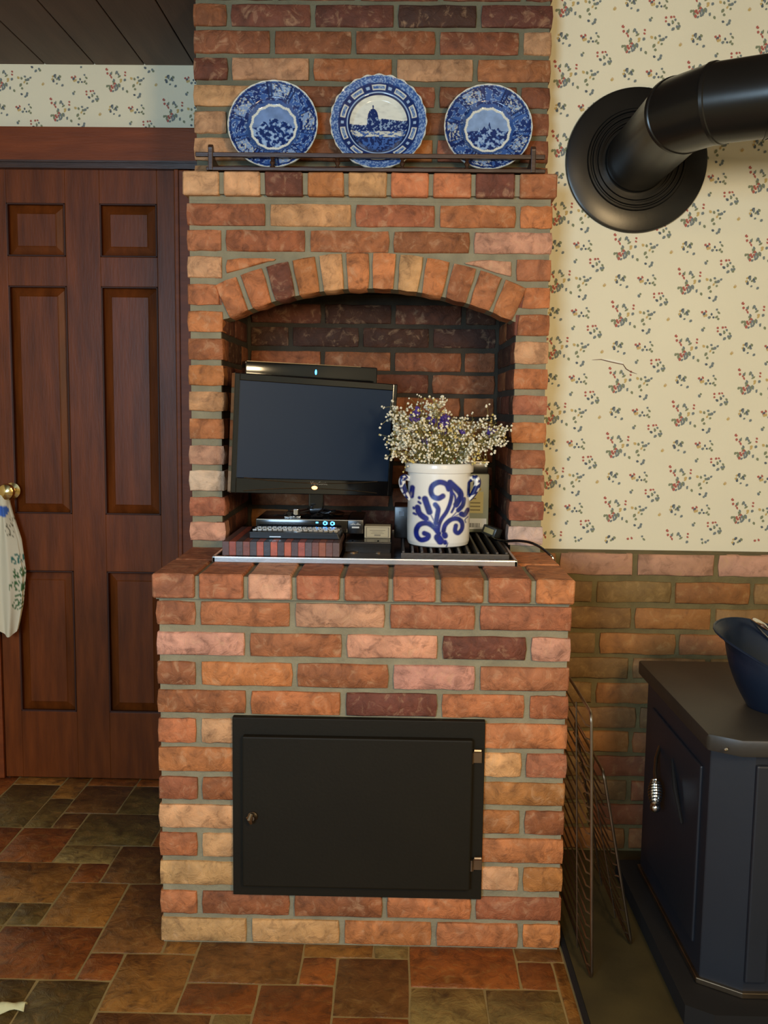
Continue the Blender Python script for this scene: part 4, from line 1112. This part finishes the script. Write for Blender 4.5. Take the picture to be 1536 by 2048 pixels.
cordo = tag(MB().tube(cpp, .0034, 8).build('extension_cord', m_gloss, smooth=True), 'black power cord curving from the cooktop over the ledge corner', 'cord')

# ================================================================== TOWEL ON THE KNOB
NTh = 120; zsT = np.linspace(.975, .515, 70)
tw_w = lambda z: float(np.interp(z, [.515, .54, .60, .71, .82, .90, .95, .975], [.030, .036, .048, .058, .047, .026, .015, .010]))
mb = MB(); V = []; C_ = []
sprays = [(-.232+(-1.0), .745), (-1.226, .70), (-1.226, .645), (-1.235, .69), (-1.232, .60)]
TWX = kx-.012
for i, z in enumerate(zsT):
    wdt = tw_w(z)
    for k in range(NTh):
        th = 2*PI*k/NTh
        fold = 1+.10*math.sin(7*th+2*z*4)*(1-math.exp(-(.975-z)*14))
        x = TWX+wdt*math.cos(th)*fold; yy = YD-.048+.024*math.sin(th)*(1+.35*math.sin(5*th+1.3)*(z < .93))
        hem = .012*math.sin(2.2*th)*(i/len(zsT))
        V.append((x, yy, z+hem))
        c_ = np.array(S(222, 212, 184))
        for (cx_, cz_) in ((-1.232, .760), (-1.228, .715), (-1.226, .660), (-1.238, .675), (-1.232, .612), (-1.226, .635), (-1.31, .7), (-1.32, .62)):
            d = math.hypot((x-cx_)/.018, (z-cz_)/.018)
            if d < 1 and noise.noise(Vector((x*190, z*190, cx_*9))) > .02: c_ = np.array(S(66, 104, 60)) if cz_ < .75 else np.array(S(60, 112, 100))
        if math.hypot((x+1.272)/.016, (z-.915)/.02) < 1: c_ = np.array(S(70, 110, 190))
        if abs(x+1.252) < .010 and .83 < z < .89 and noise.noise(Vector((x*400, z*400, 1))) > .2: c_ = np.array(S(90, 84, 60))
        C_.append(tuple(map(float, c_)))
mb.v = V; mb.c = C_
mb.f = [(i*NTh+k, i*NTh+(k+1) % NTh, (i+1)*NTh+(k+1) % NTh, (i+1)*NTh+k) for i in range(len(zsT)-1) for k in range(NTh)]+[tuple(range(NTh)), tuple((len(zsT)-1)*NTh+k for k in range(NTh))]
tag(mb.build('hand_towel', m_towel, None, smooth=True, vcol=True, sharp=70), 'cream hand towel with green leaf sprigs hanging from the brass door knob', 'towel')

# scrap of pale cloth at the lower left on the tiles
rg = MB(); rgx, rgy = onZ(2, 2036, 0)
V = []; nx_, ny_ = 22, 10
for i in range(nx_):
    for j in range(ny_):
        u, v = i/(nx_-1), j/(ny_-1)
        x = rgx-.16+u*.20; hgt = .016*math.sin(PI*v)*(1-.55*u)+.004
        y = rgy-.035+v*.06*(1.1-u*.8)+.05*u+.008*math.sin(u*9)
        V.append((x, y, hgt+.003*math.sin(u*23+v*5)))
rg.add(V, [(i*ny_+j, (i+1)*ny_+j, (i+1)*ny_+j+1, i*ny_+j+1) for i in range(nx_-1) for j in range(ny_-1)])
ro = rg.build('cloth_scrap', simple('pale_cloth', S(206, 198, 150), .9, bump=.3), None, smooth=True)
sm_ = ro.modifiers.new('thick', 'SOLIDIFY'); sm_.thickness = .003; sm_.offset = 1
tag(ro, 'twisted end of a cream cloth lying on the tiles by the door', 'cloth')

# ================================================================== STOVE PIPE
spx, spz = onY(1272, 322, YR)
sp = empty('stove_pipe', (spx, YR, spz), 'black stove pipe with an elbow coming out of a round wall collar', 'stove pipe')
fl = MB().lathe([(.0, -.003), (.192, -.0005), (.190, -.006), (.184, -.008), (.135, -.010), (.132, -.015), (.127, -.015), (.124, -.011), (.121, -.011), (.119, -.017), (.113, -.017), (.111, -.012), (.108, -.012), (.106, -.018), (.100, -.018), (.099, -.010), (.095, -.010)], (spx, YR-.0032, spz), 'Y', 96)
fl.build('wall_collar', m_pipe, sp, smooth=True, sharp=35)
PR = .084; YE = 2.12
ez = spz
path_y = [(YR-.002, 0)]
# straight stub then three mitred gores turning towards +X
def ring(c, nrm, r, n=64):
    nrm = Vector(nrm).normalized(); a = Vector((0, 0, 1)); b_ = nrm.cross(a).normalized()
    return [Vector(c)+(a*math.cos(2*PI*k/n)+b_*math.sin(2*PI*k/n))*r for k in range(n)]
def section(c0, n0, c1, n1, r0, r1, name, lip0=True):
    """a pipe length between two mitre planes along the axis c0->c1"""
    ax_ = (Vector(c1)-Vector(c0)).normalized(); a = Vector((0, 0, 1)); b_ = ax_.cross(a).normalized(); n = 64
    V = []
    for (c, nr, r, off_) in ((c0, n0, r0+.0022, .0), (c0, n0, r0+.0022, .007), (c0, n0, r0, .009), (c1, n1, r1, -.004), (c1, n1, r1+.0022, -.003), (c1, n1, r1+.0022, 0)):
        nr = Vector(nr).normalized(); c = Vector(c)+ax_*off_
        for k in range(n):
            q_ = (a*math.cos(2*PI*k/n)+b_*math.sin(2*PI*k/n))*r
            t = -q_.dot(nr)/ax_.dot(nr); V.append(c+q_+ax_*t)
    F_ = [(i*n+k, i*n+(k+1) % n, (i+1)*n+(k+1) % n, (i+1)*n+k) for i in range(5) for k in range(n)]
    MB().add(V, F_).build(name, m_pipe, sp, smooth=True, sharp=35)
c0 = Vector((spx, YR-.005, ez)); c1 = Vector((spx, 2.275, ez))
dirs = [Vector((0, -1, 0)), Vector((math.sin(math.radians(32)), -math.cos(math.radians(32)), 0)), Vector((math.sin(math.radians(62)), -math.cos(math.radians(62)), 0)), Vector((1, 0, 0))]
c2 = c1+dirs[1]*.105; c3 = c2+dirs[2]*.105; c4 = c3+dirs[3]*.62
def mit(a, b_): return (a+b_).normalized()
section(c0, dirs[0], c1, mit(dirs[0], dirs[1]), PR, PR, 'straight_pipe')
section(c1, mit(dirs[0], dirs[1]), c2, mit(dirs[1], dirs[2]), PR+.001, PR+.001, 'elbow_section')
section(c2, mit(dirs[1], dirs[2]), c3, mit(dirs[2], dirs[3]), PR+.001, PR+.001, 'elbow_section')
d5 = Vector((0, 0, -1))
section(c3, mit(dirs[2], dirs[3]), c4, dirs[3], PR, PR, 'pipe_length')
MB().tube([c4-Vector((.01, 0, 0)), c4+Vector((.01, 0, 0)), c4+Vector((.06, 0, -.03)), c4+Vector((.09, 0, -.12)), Vector((c4.x+.09, c4.y, .63))], PR-.001, 48, cap=False).build('long_pipe', m_pipe, sp, smooth=True)
MB().lathe([(PR+.0035, -.006), (PR+.0035, .006)], (c3.x+.012, c3.y, c3.z), 'X', 64).build('seam_band', m_oldsteel, sp, smooth=True)

# ================================================================== WOOD STOVE
sv = empty('wood_stove', (.95, 2.1, 0), 'black cast iron wood stove with a chamfered top plate at the right wall', 'stove')
sxl, sxr, syf, syb = .652, 1.38, 1.862, 2.41
SZT = .615
def oct_(x0, x1, y0, y1, c): return [(x0, y0+c*.65), (x0+c, y0), (x1-c, y0), (x1, y0+c*.65), (x1, y1), (x0, y1)]
MB().prismz(oct_(.630, 1.40, 1.832, 2.432, .058), SZT-.036, SZT).build('top_plate', m_stovetop, sv, bevel=.007, smooth=True)
MB().prismz(oct_(sxl, sxr, syf, syb, .075), .055, SZT-.036).build('body', m_stove, sv, bevel=.003)
MB().prismz(oct_(sxl-.008, sxr+.008, syf-.008, syb, .08), .055, .068).build('bottom_rim', m_oldsteel, sv, bevel=.002)  # steel lip added to catch a highlight along the bottom edge
MB().prismz(oct_(.60, 1.42, 1.80, 2.46, .05), .012, .054).build('plinth', m_black, sv)
# corner pilaster, front door, side panel
MB().box(sxl+.075, sxl+.118, syf-.010, syf+.01, .09, SZT-.06).build('corner_pilaster', m_stove, sv, bevel=.004)
fd = MB().box(sxl+.125, sxr-.125, syf-.018, syf+.002, .13, SZT-.10).build('front_door', m_stove, sv, bevel=.004)
MB().box(sxl+.16, sxr-.16, syf-.021, syf-.016, .18, SZT-.15).build('door_glass', m_gloss, fd)
MB().lathe([(0, 0), (.013, 0), (.015, -.010), (.009, -.022), (0, -.026)], (sxl+.130, syf-.018, SZT-.13), 'Y', 20).build('door_knob', m_chrome, fd, smooth=True)
MB().box(sxl-.006, sxl+.002, syf+.09, syb-.06, .12, SZT-.10).build('side_panel', m_stove, sv, bevel=.004)
# side handle: rod with a coil spring grip
hdl = MB().tube([(sxl-.005, 2.26, .445), (sxl-.020, 2.235, .425), (sxl-.030, 2.205, .400), (sxl-.032, 2.18, .378)], .0045, 8)
hdl.build('handle_rod', m_oldsteel, sv, smooth=True)
g0 = Vector((sxl-.032, 2.19, .385)); gd = Vector((-.01, -.045, -.052)).normalized()
side = gd.cross(Vector((1, 0, 0))).normalized(); s2 = gd.cross(side)
pts = []; rr_ = []
for k in range(0, 9*12):
    t = k/(9*12); rad = .0085+.0065*math.sin(PI*min(1, t*1.15))**.8
    a = 2*PI*k/12
    pts.append(g0+gd*(t*.062)+(side*math.cos(a)+s2*math.sin(a))*rad)
MB().tube(pts, .0028, 6).build('coil_grip', m_chrome, sv, smooth=True)
MB().ball(g0+gd*.064, .0125, 2, (1, 1, 1)).build('grip_end', m_chrome, sv, smooth=True)
MB().tube([(sxl-.006, 2.15, .455), (sxl-.012, 2.10, .405), (sxl-.010, 2.045, .345)], [.004, .006, .003], 8).build('latch_bar', m_black, sv, smooth=True)
sc_ = MB(); sc_.ball((onY(1452, 1495, 1.836)[0], 1.8345, SZT-.02), .004, 2, (1, .5, 1)); sc_.build('bolt_head', m_chrome, sv)

# ---- coal hod on the stove top
hcx, hcy = .872, 2.05
hod = empty('coal_hod', (hcx, hcy, SZT), 'blue-black coal scuttle with a flared pouring lip on the stove top', 'scuttle')
NTT, NH = 72, 26; V = []
def hod_pt(th, t, inn=0):
    s_ = max(0, math.cos(th-PI*.97))          # 1 towards the spout (-X)
    Htop = .112+.066*math.cos(th-PI*.80)
    R1 = .095+.055*(1-(1-t)**2.0)
    r = R1+.024*s_**6*max(0, (t-.80)/.20)**1.6
    return (hcx+(r-inn)*math.cos(th), hcy+(r-inn)*math.sin(th)*.86, SZT+.001+Htop*t)
for i in range(NH+1):
    for k in range(NTT): V.append(hod_pt(2*PI*k/NTT, i/NH))
for i in range(NH, -1, -1):
    for k in range(NTT):
        x, y, z = hod_pt(2*PI*k/NTT, i/NH, .004); V.append((x, y, max(z, SZT+.004)))
F_ = [(i*NTT+k, i*NTT+(k+1) % NTT, (i+1)*NTT+(k+1) % NTT, (i+1)*NTT+k) for i in range(2*NH+1) for k in range(NTT)]
F_ += [tuple(range(NTT)), tuple((2*NH+1)*NTT+k for k in range(NTT))]
MB().add(V, F_).build('bucket', m_hod, hod, smooth=True)
ax_ = [hod_pt(2*PI*k/48, 1) for k in range(48)]
MB().tube(ax_, .0026, 6, closed=True).build('rolled_rim', m_hod, hod, smooth=True)
MB().tube([(hcx-.085*math.sin(a), hcy+.118*math.cos(a), SZT+.115+.075*math.sin(a)) for a in np.linspace(0, PI, 25)], [.0028]*10+[.007]*5+[.0028]*10, 10).build('bail', m_chrome, hod, smooth=True)

# ================================================================== WIRE RACKS
def wire_rack(name, M4, depth, height, nw, label):
    r = empty(name, M4.translation, label, 'wire rack', 'oven racks leaning by the fireplace')
    fr = MB(); hh = .02
    loop = []
    for (cx_, cz_, a0) in ((depth-hh, height-hh, 0), (hh, height-hh, PI/2), (hh, hh, PI), (depth-hh, hh, 1.5*PI)):
        for a in np.linspace(a0, a0+PI/2, 6): loop.append((0, -(cx_+hh*math.cos(a))+depth, cz_+hh*math.sin(a)))
    fr.tube(loop, .0036, 8, closed=True)
    fr.xform(M4).build('frame', m_oldsteel, r, smooth=True)
    for k in range(nw):
        z = .030+(height-.06)*k/(nw-1)
        MB().tube([(-.002, .004, z+.0), (-.010, .010, z+.002), (-.010, depth-.010, z+.002), (-.002, depth-.004, z)], .0020, 5).xform(M4).build('rack_wire', m_oldsteel, r, smooth=True)
    for y in (.11, depth-.09):
        MB().tube([(-.012, y, .01), (-.012, y, height-.01)], .0020, 6).xform(M4).build('cross_wire', m_oldsteel, r, smooth=True)
    return r
wire_rack('wire_rack', Matrix.Translation((.440, 1.975, .014)) @ Matrix.Rotation(math.radians(-2.2), 4, 'Y'), .42, .605, 19, 'chrome oven rack standing upright against the brick base, the taller one')
wire_rack('wire_rack', Matrix.Translation((.560, 2.11, .014)) @ Matrix.Rotation(math.radians(-11.0), 4, 'Y'), .36, .430, 14, 'shorter dull oven rack leaning behind the upright one')

# lamp bodies behind the camera
la = empty('ceiling_lamp', (.15, -.35, 2.43), 'round flush ceiling lamp with a brass rim above the camera', 'ceiling lamp')
MB().lathe([(.0, 2.43), (.26, 2.43), (.27, 2.41), (.255, 2.37), (.25, 2.37), (.25, 2.40), (0, 2.40)], (.15, -.35, 0), 'Z', 40).build('rim', m_brass, la, smooth=True)
fl_ = empty('floor_lamp', (1.05, -.30, 0), 'standing lamp with a square bracket head behind the camera', 'lamp')
MB().lathe([(0, 0), (.14, 0), (.14, .015), (.02, .03), (0, .03)], (1.05, -.30, 0), 'Z', 32).build('base', m_brass, fl_, smooth=True)
MB().tube([(1.05, -.30, .02), (1.05, -.30, 1.60), (.95, -.24, 1.64), (.83, -.17, 1.63)], .012, 12).build('pole', m_brass, fl_, smooth=True)
